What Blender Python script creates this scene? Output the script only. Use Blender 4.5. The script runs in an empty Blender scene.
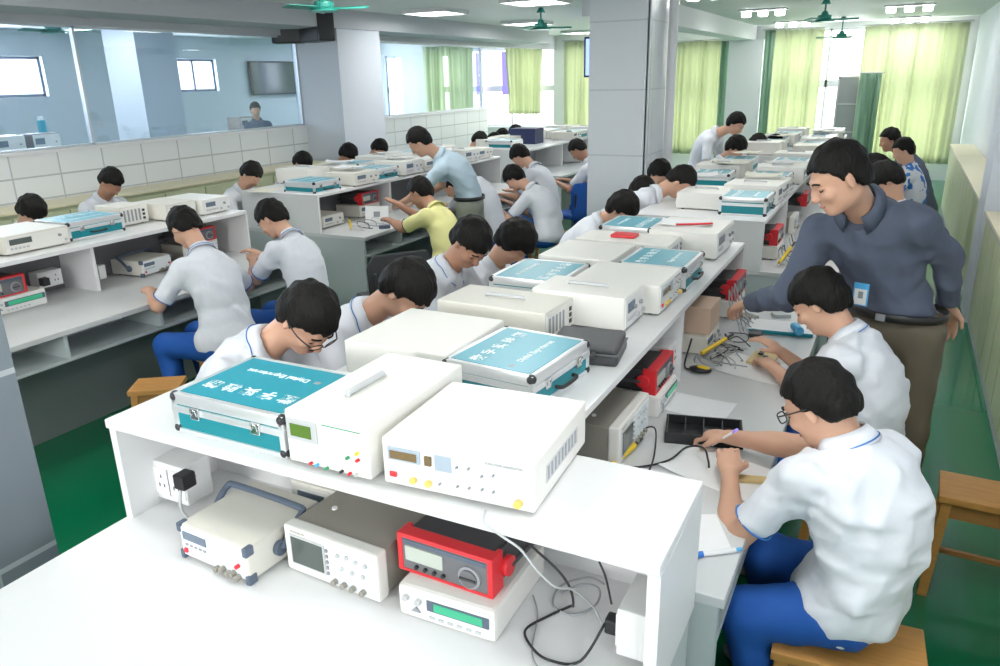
import bpy, bmesh, math, random, time
import numpy as np
from mathutils import Vector, Matrix, Euler
random.seed(7)
RNG = np.random.RandomState(11)
SC = bpy.context.scene
COL = SC.collection
PI = math.pi
# ------------------------------------------------------------------ materials
MATS = {}
def mat(name, col, rough=0.5, metal=0.0, bump=0.0, bscale=40.0, var=0.0, vscale=6.0, spec=0.5, emit=None, estr=0.0, coat=0.0, stretch=None):
    if name in MATS: return MATS[name]
    m = bpy.data.materials.new(name); m.use_nodes = True
    nt = m.node_tree; b = nt.nodes['Principled BSDF']
    c = (col[0], col[1], col[2], 1)
    b.inputs['Base Color'].default_value = c
    b.inputs['Roughness'].default_value = rough
    b.inputs['Metallic'].default_value = metal
    b.inputs['Specular IOR Level'].default_value = spec
    b.inputs['Coat Weight'].default_value = coat
    tc = nt.nodes.new('ShaderNodeTexCoord')
    src = tc.outputs['Object']
    if stretch:
        mp = nt.nodes.new('ShaderNodeMapping'); mp.inputs['Scale'].default_value = stretch
        nt.links.new(src, mp.inputs['Vector']); src = mp.outputs['Vector']
    if var > 0:
        n = nt.nodes.new('ShaderNodeTexNoise'); n.inputs['Scale'].default_value = vscale; n.inputs['Detail'].default_value = 3
        nt.links.new(src, n.inputs['Vector'])
        mx = nt.nodes.new('ShaderNodeMix'); mx.data_type = 'RGBA'
        mx.inputs[6].default_value = tuple(max(0, v*(1-var)) for v in col[:3]) + (1,)
        mx.inputs[7].default_value = tuple(min(1, v*(1+var)) for v in col[:3]) + (1,)
        nt.links.new(n.outputs['Fac'], mx.inputs[0]); nt.links.new(mx.outputs[2], b.inputs['Base Color'])
    if bump > 0:
        n2 = nt.nodes.new('ShaderNodeTexNoise'); n2.inputs['Scale'].default_value = bscale; n2.inputs['Detail'].default_value = 2
        nt.links.new(src, n2.inputs['Vector'])
        bp = nt.nodes.new('ShaderNodeBump'); bp.inputs['Strength'].default_value = bump; bp.inputs['Distance'].default_value = 0.01
        nt.links.new(n2.outputs['Fac'], bp.inputs['Height']); nt.links.new(bp.outputs['Normal'], b.inputs['Normal'])
    if emit:
        b.inputs['Emission Color'].default_value = (emit[0], emit[1], emit[2], 1)
        b.inputs['Emission Strength'].default_value = estr
    MATS[name] = m
    return m
def tile_mat(name, col, mortar, sx, sz, msize=0.02, rough=0.25, axis='X', offset=0.0):
    """square wall tiles drawn with a brick texture on the plane normal to AXIS"""
    m = bpy.data.materials.new(name); m.use_nodes = True
    nt = m.node_tree; b = nt.nodes['Principled BSDF']
    tc = nt.nodes.new('ShaderNodeTexCoord'); sp = nt.nodes.new('ShaderNodeSeparateXYZ'); cb = nt.nodes.new('ShaderNodeCombineXYZ')
    nt.links.new(tc.outputs['Object'], sp.inputs[0])
    if axis == 'X': a, c = 'Y', 'Z'
    elif axis == 'Y': a, c = 'X', 'Z'
    else: a, c = 'X', 'Y'
    if axis == 'XY':
        ad = nt.nodes.new('ShaderNodeMath'); ad.operation = 'ADD'
        nt.links.new(sp.outputs['X'], ad.inputs[0]); nt.links.new(sp.outputs['Y'], ad.inputs[1]); nt.links.new(ad.outputs[0], cb.inputs[0])
        nt.links.new(sp.outputs['Z'], cb.inputs[1])
    else:
        nt.links.new(sp.outputs[a], cb.inputs[0]); nt.links.new(sp.outputs[c], cb.inputs[1])
    br = nt.nodes.new('ShaderNodeTexBrick'); br.offset = offset; br.squash = 1.0
    br.inputs['Scale'].default_value = 1.0; br.inputs['Brick Width'].default_value = sx; br.inputs['Row Height'].default_value = sz
    br.inputs['Mortar Size'].default_value = msize; br.inputs['Mortar Smooth'].default_value = 0.2
    br.inputs['Color1'].default_value = (*col, 1); br.inputs['Color2'].default_value = tuple(v*0.96 for v in col) + (1,)
    br.inputs['Mortar'].default_value = (*mortar, 1)
    nt.links.new(cb.outputs[0], br.inputs['Vector']); nt.links.new(br.outputs['Color'], b.inputs['Base Color'])
    b.inputs['Roughness'].default_value = rough
    MATS[name] = m
    return m
M = {}
M['laminate_desk'] = mat('desk_laminate', (.64, .65, .65), .38, var=.03)
M['laminate'] = mat('white_laminate', (.78, .78, .78), .35, var=.02)
M['laminate_grey'] = mat('grey_laminate', (.50, .55, .55), .4, var=.03)
M['panel_dark'] = mat('dark_grey_green_panel', (.20, .235, .225), .5)
M['grey_paint'] = mat('grey_painted_metal', (.50, .55, .55), .45)
M['ivory'] = mat('ivory_instrument_shell', (.82, .805, .755), .4, bump=.08, bscale=300)
M['ivory_old'] = mat('warm_ivory_shell', (.74, .715, .64), .45, bump=.08, bscale=300)
M['white_pl'] = mat('white_plastic', (.80, .80, .79), .35)
M['panel_blue'] = mat('pale_blue_panel', (.80, .85, .87), .4)
M['panel_green'] = mat('pale_green_panel', (.80, .86, .80), .4)
M['panel_grey'] = mat('blue_grey_panel', (.42, .50, .58), .4)
M['lcd_green'] = mat('lcd_green', (.10, .20, .02), .25, var=.2, vscale=200)
M['lcd_lit'] = mat('lcd_green_lit', (.04, .36, .20), .3, emit=(.05, .5, .25), estr=.25)
M['lcd_grey'] = mat('lcd_grey', (.52, .57, .50), .25)
M['lcd_amber'] = mat('lcd_brown', (.20, .13, .05), .3, var=.3, vscale=200)
M['lcd_blue'] = mat('lcd_blue_grey', (.16, .21, .27), .25)
M['crt'] = mat('dark_screen', (.10, .12, .11), .12)
M['black'] = mat('black_plastic', (.02, .02, .022), .4)
M['char'] = mat('charcoal_plastic', (.06, .06, .065), .45)
M['dgrey'] = mat('dark_grey_plastic', (.16, .16, .17), .5)
M['pouch'] = mat('pouch_cloth', (.095, .095, .10), .6)
M['mgrey'] = mat('mid_grey_plastic', (.33, .34, .36), .5)
M['lgrey'] = mat('light_grey_plastic', (.55, .56, .57), .5)
M['slate'] = mat('slate_blue_plastic', (.10, .13, .18), .4)
M['taupe'] = mat('taupe_metal', (.30, .28, .24), .5)
M['red'] = mat('red_plastic', (.72, .03, .04), .4)
M['yellow'] = mat('yellow_plastic', (.90, .62, .02), .35)
M['yknob'] = mat('amber_knob', (.92, .62, .15), .35)
M['blue'] = mat('blue_plastic', (.03, .18, .60), .4)
M['sky'] = mat('sky_blue_plastic', (.10, .45, .80), .35)
M['green_pl'] = mat('green_plastic', (.03, .30, .12), .4)
M['alu'] = mat('aluminium', (.82, .83, .84), .32, .55)
M['chrome'] = mat('chrome', (.75, .75, .75), .15, 1.0)
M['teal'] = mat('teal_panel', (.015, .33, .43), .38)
M['teal_lid'] = mat('glare_teal_lid', (.09, .39, .49), .33, spec=.7)  # sky glare on the lids, put into a paler base colour
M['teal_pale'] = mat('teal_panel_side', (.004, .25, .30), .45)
M['letter'] = mat('white_lettering', (.85, .92, .92), .5)
M['corner'] = mat('black_corner_cap', (.03, .03, .035), .3)
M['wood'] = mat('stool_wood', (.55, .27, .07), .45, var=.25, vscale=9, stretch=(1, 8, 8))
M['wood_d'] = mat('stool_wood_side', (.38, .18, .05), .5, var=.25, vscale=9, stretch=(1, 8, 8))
M['plywood'] = mat('pale_plywood', (.66, .48, .36), .6, var=.06, vscale=12)
M['bamboo'] = mat('pale_wood', (.72, .55, .26), .5, var=.1, vscale=20)
M['paper'] = mat('white_paper', (.88, .88, .88), .7)
M['paper_b'] = mat('printed_paper', (.84, .84, .85), .7, var=.05, vscale=60)
M['paper_c'] = mat('cream_paper', (.83, .80, .68), .7)
M['shirt'] = mat('white_cotton', (.76, .78, .83), .8, bump=.5, bscale=11)
M['shirt_grey'] = mat('slate_blue_cotton', (.095, .115, .165), .85, bump=.6, bscale=10)
M['shirt_blue'] = mat('pale_blue_cotton', (.52, .66, .76), .8, bump=.12, bscale=9)
M['shirt_yel'] = mat('yellow_cotton', (.86, .82, .36), .8, bump=.12, bscale=9)
M['piping'] = mat('blue_piping', (.05, .20, .55), .7)
M['bpiping'] = mat('black_piping', (.02, .02, .03), .7)
M['skin'] = mat('skin', (.66, .38, .26), .5, var=.06, vscale=12)
M['skin_d'] = mat('tanned_skin', (.50, .26, .165), .5, var=.06, vscale=12)
M['lip'] = mat('lip', (.50, .22, .18), .5)
M['hair'] = mat('black_hair', (.008, .007, .006), .62, bump=.7, bscale=95, stretch=(1, 1, .18), spec=.22)
M['blue_tr'] = mat('royal_blue_cloth', (.012, .10, .42), .75, bump=.15, bscale=12)
M['navy_tr'] = mat('navy_cloth', (.015, .03, .12), .8, bump=.15, bscale=12)
M['khaki'] = mat('khaki_cloth', (.17, .14, .10), .85, bump=.15, bscale=12)
M['dark_tr'] = mat('dark_cloth', (.02, .022, .03), .8)
M['grey_tr'] = mat('grey_green_cloth', (.33, .34, .28), .8)
M['leather'] = mat('black_leather', (.02, .02, .02), .35)
M['shoe'] = mat('grey_shoe', (.30, .30, .31), .6)
M['eye_w'] = mat('eye_white', (.75, .72, .68), .3)
M['fan_green'] = mat('fan_green_enamel', (.03, .30, .24), .35)
M['cream'] = mat('cream_top', (.85, .78, .55), .4)
M['cab_green'] = mat('pale_green_cabinet', (.60, .64, .42), .45, var=.04)
M['navy_box'] = mat('navy_box', (.02, .03, .10), .5)
M['wall'] = mat('wall_paint', (.72, .74, .75), .7, var=.02, vscale=2)
M['wall_cool'] = mat('cool_wall_paint', (.68, .72, .78), .7, var=.02, vscale=2)
M['beam'] = mat('beam_paint', (.52, .54, .57), .7)
M['ceil'] = mat('ceiling_paint', (.66, .70, .68), .6)
M['col'] = mat('column_tile', (.70, .73, .76), .3)
M['alum_frame'] = mat('window_frame', (.62, .66, .70), .35, .4)
M['pipe'] = mat('white_pipe', (.85, .85, .86), .3)
M['lamp'] = mat('lamp_diffuser', (.9, .9, .9), .5, emit=(1, 1, 1), estr=9)
M['screen_on'] = mat('lit_screen', (.1, .15, .5), .3, emit=(.30, .42, 1), estr=1.6)
M['violet'] = mat('violet_film', (.40, .30, .85), .4, emit=(.35, .25, .9), estr=.35)
def _pattern():
    m = mat('patterned_cotton', (.78, .80, .85), .8); nt = m.node_tree; b = nt.nodes['Principled BSDF']
    n = nt.nodes.new('ShaderNodeTexNoise'); n.inputs['Scale'].default_value = 9; r = nt.nodes.new('ShaderNodeValToRGB')
    r.color_ramp.interpolation = 'CONSTANT'; r.color_ramp.elements[0].color = (.05, .22, .60, 1); r.color_ramp.elements[1].color = (.78, .80, .85, 1); r.color_ramp.elements[1].position = .44
    tc = nt.nodes.new('ShaderNodeTexCoord'); nt.links.new(tc.outputs['Object'], n.inputs['Vector']); nt.links.new(n.outputs['Fac'], r.inputs[0]); nt.links.new(r.outputs[0], b.inputs['Base Color']); return m
M['shirt_pattern'] = _pattern()
# ------------------------------------------------------------------ object helpers
def link(o, parent=None):
    COL.objects.link(o)
    if parent is not None: o.parent = parent
    return o
def tag(o, label=None, cat=None, group=None, kind=None):
    if label: o['label'] = label
    if cat: o['category'] = cat
    if group: o['group'] = group
    if kind: o['kind'] = kind
    return o
def root(name, loc, rz=0.0, label=None, cat=None, group=None, scale=None):
    o = bpy.data.objects.new(name, None); o.empty_display_size = .05
    COL.objects.link(o); o.location = loc; o.rotation_euler = (0, 0, rz)
    return tag(o, label, cat, group)
class MB:
    """collects simple shapes into one mesh"""
    def __init__(s): s.bm = bmesh.new()
    def _fin(s, ret, mtx, bev=0, seg=2):
        vs = ret['verts']
        bmesh.ops.transform(s.bm, matrix=mtx, verts=vs)
        if bev > 0:
            es = list({e for v in vs for e in v.link_edges})
            bmesh.ops.bevel(s.bm, geom=es, offset=bev, segments=seg, affect='EDGES', profile=.6, clamp_overlap=True)
        return s
    def box(s, x0, x1, y0, y1, z0, z1, bev=0, seg=2, rot=None):
        r = bmesh.ops.create_cube(s.bm, size=1)
        mt = Matrix.Translation(((x0+x1)/2, (y0+y1)/2, (z0+z1)/2))
        if rot is not None: mt = mt @ Euler(rot).to_matrix().to_4x4()
        mt = mt @ Matrix.Diagonal((abs(x1-x0), abs(y1-y0), abs(z1-z0), 1))
        return s._fin(r, mt, bev, seg)
    def cyl(s, p, r, h, axis='Z', seg=20, r2=None, bev=0, d=None):
        rr = bmesh.ops.create_cone(s.bm, cap_ends=True, segments=seg, radius1=r, radius2=r if r2 is None else r2, depth=h)
        if d is not None: q = Vector(d).to_track_quat('Z', 'Y').to_matrix().to_4x4()
        else: q = {'Z': Matrix.Identity(4), 'X': Matrix.Rotation(PI/2, 4, 'Y'), 'Y': Matrix.Rotation(PI/2, 4, 'X')}[axis]
        return s._fin(rr, Matrix.Translation(p) @ q, bev)
    def sph(s, p, r, seg=16, sc=(1, 1, 1)):
        rr = bmesh.ops.create_uvsphere(s.bm, u_segments=seg, v_segments=max(6, seg//2), radius=r)
        return s._fin(rr, Matrix.Translation(p) @ Matrix.Diagonal((*sc, 1)))
    def tube(s, pts, r, seg=8, smooth=True, flat=None):
        """round bar along a path; Catmull-Rom smoothed"""
        P = [Vector(p) for p in pts]
        if smooth and len(P) > 2:
            Q = []
            for i in range(len(P)-1):
                a = P[max(i-1, 0)]; b = P[i]; c = P[i+1]; d = P[min(i+2, len(P)-1)]
                for k in range(6):
                    t = k/6
                    Q.append(.5*((2*b)+(c-a)*t+(2*a-5*b+4*c-d)*t*t+(3*b-a-3*c+d)*t**3))
            Q.append(P[-1]); P = Q
        rings = []; up = Vector((0, 0, 1)); n = len(P)
        t0 = (P[1]-P[0]).normalized()
        nrm = t0.orthogonal().normalized()
        for i, p in enumerate(P):
            t = (P[min(i+1, n-1)]-P[max(i-1, 0)])
            t = t.normalized() if t.length > 1e-9 else t0
            nrm = (nrm - t*nrm.dot(t))
            nrm = nrm.normalized() if nrm.length > 1e-6 else t.orthogonal().normalized()
            bn = t.cross(nrm)
            rings.append([s.bm.verts.new(p + nrm*math.cos(2*PI*k/seg)*r + bn*math.sin(2*PI*k/seg)*r) for k in range(seg)])
        for i in range(n-1):
            for k in range(seg):
                s.bm.faces.new((rings[i][k], rings[i][(k+1) % seg], rings[i+1][(k+1) % seg], rings[i+1][k]))
        s.bm.faces.new(rings[0][::-1]); s.bm.faces.new(rings[-1])
        return s
    def prism(s, poly, z0, z1, plane='XY', bev=0):
        """polygon extruded; plane XY (z0..z1), XZ (y0..y1) or YZ (x0..x1)"""
        def P(a, b, h): return {'XY': (a, b, h), 'XZ': (a, h, b), 'YZ': (h, a, b)}[plane]
        A = [s.bm.verts.new(P(a, b, z0)) for a, b in poly]; B = [s.bm.verts.new(P(a, b, z1)) for a, b in poly]
        n = len(poly)
        s.bm.faces.new(A[::-1]); s.bm.faces.new(B)
        for i in range(n): s.bm.faces.new((A[i], A[(i+1) % n], B[(i+1) % n], B[i]))
        if bev > 0:
            es = list({e for v in A+B for e in v.link_edges})
            bmesh.ops.bevel(s.bm, geom=es, offset=bev, segments=2, affect='EDGES', clamp_overlap=True)
        return s
    def build(s, name, material, parent=None, smooth=None, loc=None):
        bmesh.ops.recalc_face_normals(s.bm, faces=s.bm.faces[:])
        me = bpy.data.meshes.new(name); s.bm.to_mesh(me); s.bm.free()
        if isinstance(material, str): material = M[material]
        me.materials.append(material)
        o = bpy.data.objects.new(name, me); link(o, parent)
        if loc is not None: o.location = loc
        if smooth:
            for p in me.polygons: p.use_smooth = True
            if smooth == 'auto': me.set_sharp_from_angle(angle=math.radians(38))
        return o
def structure(name, mb, m):
    o = mb.build(name, m); o['kind'] = 'structure'; return o
def textmesh(name, body, size, material, parent, loc, rot, extrude=.0008, align='CENTER', bold=0):
    cu = bpy.data.curves.new(name, 'FONT'); cu.body = body; cu.size = size; cu.extrude = extrude
    cu.align_x = align; cu.align_y = 'CENTER'; cu.offset = bold
    o = bpy.data.objects.new(name, cu); COL.objects.link(o)
    dg = bpy.context.evaluated_depsgraph_get()
    me = bpy.data.meshes.new_from_object(o.evaluated_get(dg)); bpy.data.objects.remove(o)
    me.materials.clear(); me.materials.append(M[material])
    t = bpy.data.objects.new(name, me); link(t, parent); t.location = loc; t.rotation_euler = rot
    return t
def copy_tree(o, parent=None):
    c = o.copy(); COL.objects.link(c)
    if parent is not None: c.parent = parent
    for ch in list(o.children): copy_tree(ch, c)
    return c
WORLD, DAY, TUBE, EXPO = 2.1, .65, 9.5, 0.25
# ------------------------------------------------------------------ signed distance modelling of people
def V3(*a): return np.array(a, dtype=float)
def nrm(v):
    v = np.asarray(v, float); return v/(np.linalg.norm(v)+1e-12)
class Field:
    def __init__(s, lo, hi, h):
        s.h = h; s.lo = np.asarray(lo, float); n = np.ceil((np.asarray(hi)-s.lo)/h).astype(int)+1
        s.n = n; s.g = np.full(n, .12, np.float32)
        s.ax = [(s.lo[i]+np.arange(n[i])*h).astype(np.float32) for i in range(3)]
    def sub(s, lo, hi):
        a = np.maximum(np.floor((np.asarray(lo)-s.lo)/s.h).astype(int), 0); b = np.minimum(np.ceil((np.asarray(hi)-s.lo)/s.h).astype(int)+1, s.n)
        if np.any(b-a < 1): return None
        sl = tuple(slice(a[i], b[i]) for i in range(3))
        X = s.ax[0][sl[0]][:, None, None]; Y = s.ax[1][sl[1]][None, :, None]; Z = s.ax[2][sl[2]][None, None, :]
        return sl, X, Y, Z
    def add(s, sl, d, k):
        a = s.g[sl]
        if k <= 0: s.g[sl] = np.minimum(a, d)
        else:
            h = np.maximum(k-np.abs(a-d), 0)/k; s.g[sl] = np.minimum(a, d)-h*h*k*.25
    def cut(s, sl, d, k):      # subtract d
        a = s.g[sl]; d = -d
        if k <= 0: s.g[sl] = np.maximum(a, d)
        else:
            h = np.maximum(k-np.abs(a-d), 0)/k; s.g[sl] = np.maximum(a, d)+h*h*k*.25
    def cone(s, a, b, ra, rb, k=.02, op='add'):
        a = np.asarray(a, float); b = np.asarray(b, float); m = max(ra, rb)+k+.02
        r = s.sub(np.minimum(a, b)-m, np.maximum(a, b)+m)
        if r is None: return
        sl, X, Y, Z = r; ba = b-a; L2 = max(ba.dot(ba), 1e-9)
        px, py, pz = X-a[0], Y-a[1], Z-a[2]
        t = np.clip((px*ba[0]+py*ba[1]+pz*ba[2])/L2, 0, 1)
        d = np.sqrt((px-t*ba[0])**2+(py-t*ba[1])**2+(pz-t*ba[2])**2)-(ra+(rb-ra)*t)
        (s.add if op == 'add' else s.cut)(sl, d.astype(np.float32), k)
    def ell(s, c, R, rad, k=.02, op='add'):
        """ellipsoid at c, R columns are its axes, radii rad"""
        c = np.asarray(c, float); rad = np.asarray(rad, float)
        ext = np.abs(R)@rad+k+.02
        r = s.sub(c-ext, c+ext)
        if r is None: return
        sl, X, Y, Z = r; px, py, pz = X-c[0], Y-c[1], Z-c[2]
        u = [(px*R[0, i]+py*R[1, i]+pz*R[2, i]) for i in range(3)]
        k0 = np.sqrt(sum((u[i]/rad[i])**2 for i in range(3))); k1 = np.sqrt(sum((u[i]/rad[i]**2)**2 for i in range(3)))
        d = k0*(k0-1)/np.maximum(k1, 1e-6)
        (s.add if op == 'add' else s.cut)(sl, d.astype(np.float32), k)
    def plane_cut(s, c, n, rad, k=.0):
        """within rad of c, removes what lies on the +n side"""
        c = np.asarray(c, float); n = nrm(n)
        r = s.sub(c-rad, c+rad)
        if r is None: return
        sl, X, Y, Z = r
        px, py, pz = X-c[0], Y-c[1], Z-c[2]
        d = px*n[0]+py*n[1]+pz*n[2]
        dd = np.sqrt(px**2+py**2+pz**2)-rad
        a = s.g[sl]; new = np.maximum(a, d)
        s.g[sl] = np.where(dd < 0, new, a)
    def mesh(s, name, material, parent, smooth=2):
        g = s.g; ins = g < 0
        if not ins.any(): return None
        # crop
        w = np.argwhere(ins); a = np.maximum(w.min(0)-2, 0); b = np.minimum(w.max(0)+3, s.n)
        g = g[a[0]:b[0], a[1]:b[1], a[2]:b[2]].copy(); lo = s.lo+a*s.h
        for ax in range(3):
            sl = [slice(None)]*3; sl[ax] = 0; g[tuple(sl)] = np.maximum(g[tuple(sl)], .01); sl[ax] = -1; g[tuple(sl)] = np.maximum(g[tuple(sl)], .01)
        ins = g < 0
        n = np.array(g.shape); c8 = np.zeros(n-1, np.int8)
        for i in (0, 1):
            for j in (0, 1):
                for k in (0, 1): c8 += ins[i:n[0]-1+i, j:n[1]-1+j, k:n[2]-1+k]
        act = (c8 > 0) & (c8 < 8)
        idx = np.full(n-1, -1, np.int64); cells = np.argwhere(act); idx[act] = np.arange(len(cells))
        acc = np.zeros((len(cells), 3)); cnt = np.zeros(len(cells))
        corners = [(i, j, k) for i in (0, 1) for j in (0, 1) for k in (0, 1)]
        for p in corners:
            for ax in range(3):
                if p[ax] == 1: continue
                q = list(p); q[ax] = 1
                va = g[cells[:, 0]+p[0], cells[:, 1]+p[1], cells[:, 2]+p[2]]; vb = g[cells[:, 0]+q[0], cells[:, 1]+q[1], cells[:, 2]+q[2]]
                mk = (va < 0) != (vb < 0)
                t = np.where(mk, va/np.where(mk, va-vb, 1), 0)
                pos = np.tile(np.array(p, float), (len(cells), 1)); pos[:, ax] += t
                acc += pos*mk[:, None]; cnt += mk
        verts = lo+(cells+acc/cnt[:, None])*s.h
        faces = []
        for ax in range(3):
            b1, b2 = (ax+1) % 3, (ax+2) % 3
            sa = [slice(None)]*3; sb = [slice(None)]*3; sa[ax] = slice(0, -1); sb[ax] = slice(1, None)
            A = ins[tuple(sa)]; B = ins[tuple(sb)]; e = np.argwhere(A != B)
            e = e[(e[:, b1] > 0) & (e[:, b2] > 0) & (e[:, b1] < n[b1]-1) & (e[:, b2] < n[b2]-1)]
            if len(e) == 0: continue
            def ci(d1, d2):
                q = e.copy(); q[:, b1] += d1; q[:, b2] += d2; return idx[q[:, 0], q[:, 1], q[:, 2]]
            Q = np.stack([ci(-1, -1), ci(0, -1), ci(0, 0), ci(-1, 0)], 1)
            fl = A[e[:, 0], e[:, 1], e[:, 2]]
            Q[~fl] = Q[~fl][:, ::-1]
            faces.append(Q)
        F = np.concatenate(faces)
        # light Laplacian smoothing
        if smooth:
            E = np.concatenate([F[:, [0, 1]], F[:, [1, 2]], F[:, [2, 3]], F[:, [3, 0]]])
            for _ in range(smooth):
                sm = np.zeros_like(verts); ct = np.zeros(len(verts))
                for c in range(3): sm[:, c] = np.bincount(E[:, 0], verts[E[:, 1], c], len(verts))+np.bincount(E[:, 1], verts[E[:, 0], c], len(verts))
                ct = np.bincount(E[:, 0], minlength=len(verts))+np.bincount(E[:, 1], minlength=len(verts))
                verts = verts*.5+.5*sm/np.maximum(ct, 1)[:, None]
        me = bpy.data.meshes.new(name)
        me.vertices.add(len(verts)); me.vertices.foreach_set('co', verts.astype(np.float32).ravel())
        me.loops.add(F.size); me.loops.foreach_set('vertex_index', F.astype(np.int32).ravel())
        me.polygons.add(len(F)); me.polygons.foreach_set('loop_start', np.arange(0, F.size, 4, dtype=np.int32))
        me.polygons.foreach_set('loop_total', np.full(len(F), 4, np.int32))
        me.update(calc_edges=True); me.validate()
        me.polygons.foreach_set('use_smooth', np.ones(len(me.polygons), bool))
        me.materials.append(M[material])
        o = bpy.data.objects.new(name, me); return link(o, parent)
def frame(fwd, up):
    """columns: right, forward, up"""
    f = nrm(fwd); u = np.asarray(up, float); u = nrm(u-f*u.dot(f)); r = np.cross(f, u); return np.stack([r, f, u], 1)
def ik(a, t, l1, l2, pole):
    d = t-a; L = np.linalg.norm(d)
    if L > (l1+l2)*.995: t = a+d/L*(l1+l2)*.995; d = t-a; L = np.linalg.norm(d)
    x = (l1*l1-l2*l2+L*L)/(2*L); hh = math.sqrt(max(l1*l1-x*x, 0)); e = nrm(d)
    p = np.asarray(pole, float); p = nrm(p-e*p.dot(e)); return a+e*x+p*hh, t
def folds(F, amp, seed, scale=1.0, region=None):
    r = np.random.RandomState(seed); X, Y, Z = F.ax[0][:, None, None], F.ax[1][None, :, None], F.ax[2][None, None, :]
    m = 0
    for i in range(4):
        w = r.normal(size=3); w = w/np.linalg.norm(w)*(38+22*r.rand())*scale; w[2] *= .75
        q = r.normal(size=3)*14*scale
        m = m+np.sin(w[0]*X+w[1]*Y+w[2]*Z+1.7*np.sin(q[0]*X+q[1]*Y+q[2]*Z+r.rand()*6))
    m = (m/2.2)
    m = np.sign(m)*np.abs(m)**1.4
    m = np.minimum(m, .35)
    near = np.abs(F.g) < .06
    F.g += np.where(near, amp*m, 0).astype(np.float32)
def person(name='person', label='', hip=(0, 0, .55), chest=None, head=None, look=(0, 1, -.8), fwd=(0, 1, 0), handL=None, handR=None,
           poleL=None, poleR=None, kneeL=None, kneeR=None, footL=None, footR=None, res=.009, shirt='shirt', trousers='blue_tr', hair='crop',
           skin='skin', sleeves='short', piping='piping', glasses=False, scale=1.0, belt=False, group=None, seed=1, curlL=.5, curlR=.5,
           fingers=True, legs=True, bulk=1.0, tuck=False, gripL=None, gripR=None, collar=True, headup=None, chestfwd=None, shoes='shoe', slv=.80, collar_up=.20, back=.05):
    """hip, chest (base of the neck), head centre, hands: world points"""
    base = V3(hip[0], hip[1], 0)
    rt = root(name, tuple(base), 0, label, 'person', group)
    L = lambda p: None if p is None else np.asarray(p, float)-base
    hip, chest, head, handL, handR, kneeL, kneeR, footL, footR = map(L, (hip, chest, head, handL, handR, kneeL, kneeR, footL, footR))
    s = scale; f0 = nrm((fwd[0], fwd[1], 0)); rgt = np.cross(f0, V3(0, 0, 1))
    sp = chest-hip; spl = np.linalg.norm(sp); spd = sp/spl
    cf = nrm(chestfwd) if chestfwd is not None else f0
    up = spd
    Rp = frame(f0, V3(0, 0, 1)); Rc = frame(cf-spd*cf.dot(spd), spd)
    backv = -Rc[:, 1]
    pts = []                      # spine with a rounded back
    for t in np.linspace(0, 1, 8):
        pts.append(hip+sp*t+backv*back*math.sin(PI*min(t*1.05, 1))*1.0)
    shw = .165*s
    # shoulders sit a little below the base of the neck
    sc = chest-spd*.062
    lean = math.acos(max(-1, min(1, spd[2])))
    shL = sc-Rc[:, 0]*shw+Rc[:, 1]*.02; shR = sc+Rc[:, 0]*shw+Rc[:, 1]*.02
    ua, fa = .285*s, .25*s
    dn = V3(0, 0, -1)
    if handL is None: handL = shL+V3(0, 0, -.52)+f0*.06
    if handR is None: handR = shR+V3(0, 0, -.52)+f0*.06
    pL = dn*.7-rgt*.6-f0*.2 if poleL is None else np.asarray(poleL, float)
    pR = dn*.7+rgt*.6-f0*.2 if poleR is None else np.asarray(poleR, float)
    elL, wrL = ik(shL, handL, ua, fa, pL); elR, wrR = ik(shR, handR, ua, fa, pR)
    hpL = hip-rgt*.09*s-V3(0, 0, .02); hpR = hip+rgt*.09*s-V3(0, 0, .02)
    if kneeL is None: kneeL = hpL+f0*.40-rgt*.07+V3(0, 0, -.03)
    if kneeR is None: kneeR = hpR+f0*.40+rgt*.07+V3(0, 0, -.03)
    if footL is None: footL = V3(kneeL[0], kneeL[1], .07)-f0*.06
    if footR is None: footR = V3(kneeR[0], kneeR[1], .07)-f0*.06
    lk = nrm(look); hu = np.asarray(headup, float) if headup is not None else (V3(0, 0, 1)+spd*.6)
    Hd = frame(lk, hu); r_, f_, u_ = Hd[:, 0], Hd[:, 1], Hd[:, 2]
    allp = np.array([hip, chest, head, wrL, wrR, elL, elR, kneeL, kneeR, footL, footR, shL, shR])
    lo = allp.min(0)-.24; hi = allp.max(0)+.24; lo[2] = max(lo[2], -.01)
    hp = lambda x, y, z: head+(r_*x+f_*y+u_*z)*s
    # ---------------- body
    F = Field(lo, hi, res)
    W = np.array([.135, .13, .12, .12, .13, .138, .13, .085])*s*bulk; D = np.array([.09, .085, .08, .082, .09, .095, .085, .06])*s*bulk
    for i, p in enumerate(pts):
        t = i/7; R = Rp if t < .3 else Rc
        F.ell(p-Rc[:, 1]*0, R, (W[i]*.86, D[i]*(.72 if i < 6 else .55), .075 if i < 7 else .03), .03)
    neck0 = chest-spd*.03; neck1 = hp(0, -.022, -.055)
    F.cone(neck0, neck1, .058*s, .052*s, .03)
    F.cone(shL, shR, .045*s, .045*s, .03)
    for sh, el, wr in ((shL, elL, wrL), (shR, elR, wrR)):
        F.cone(sh, el, .048*s, .038*s, .02); F.cone(el, wr, .040*s, .026*s, .012)
        F.ell(el+(wr-el)*.28, frame(nrm(wr-el), V3(.1, .2, 1)), (.041*s, .09, .038*s), .02)
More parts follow.
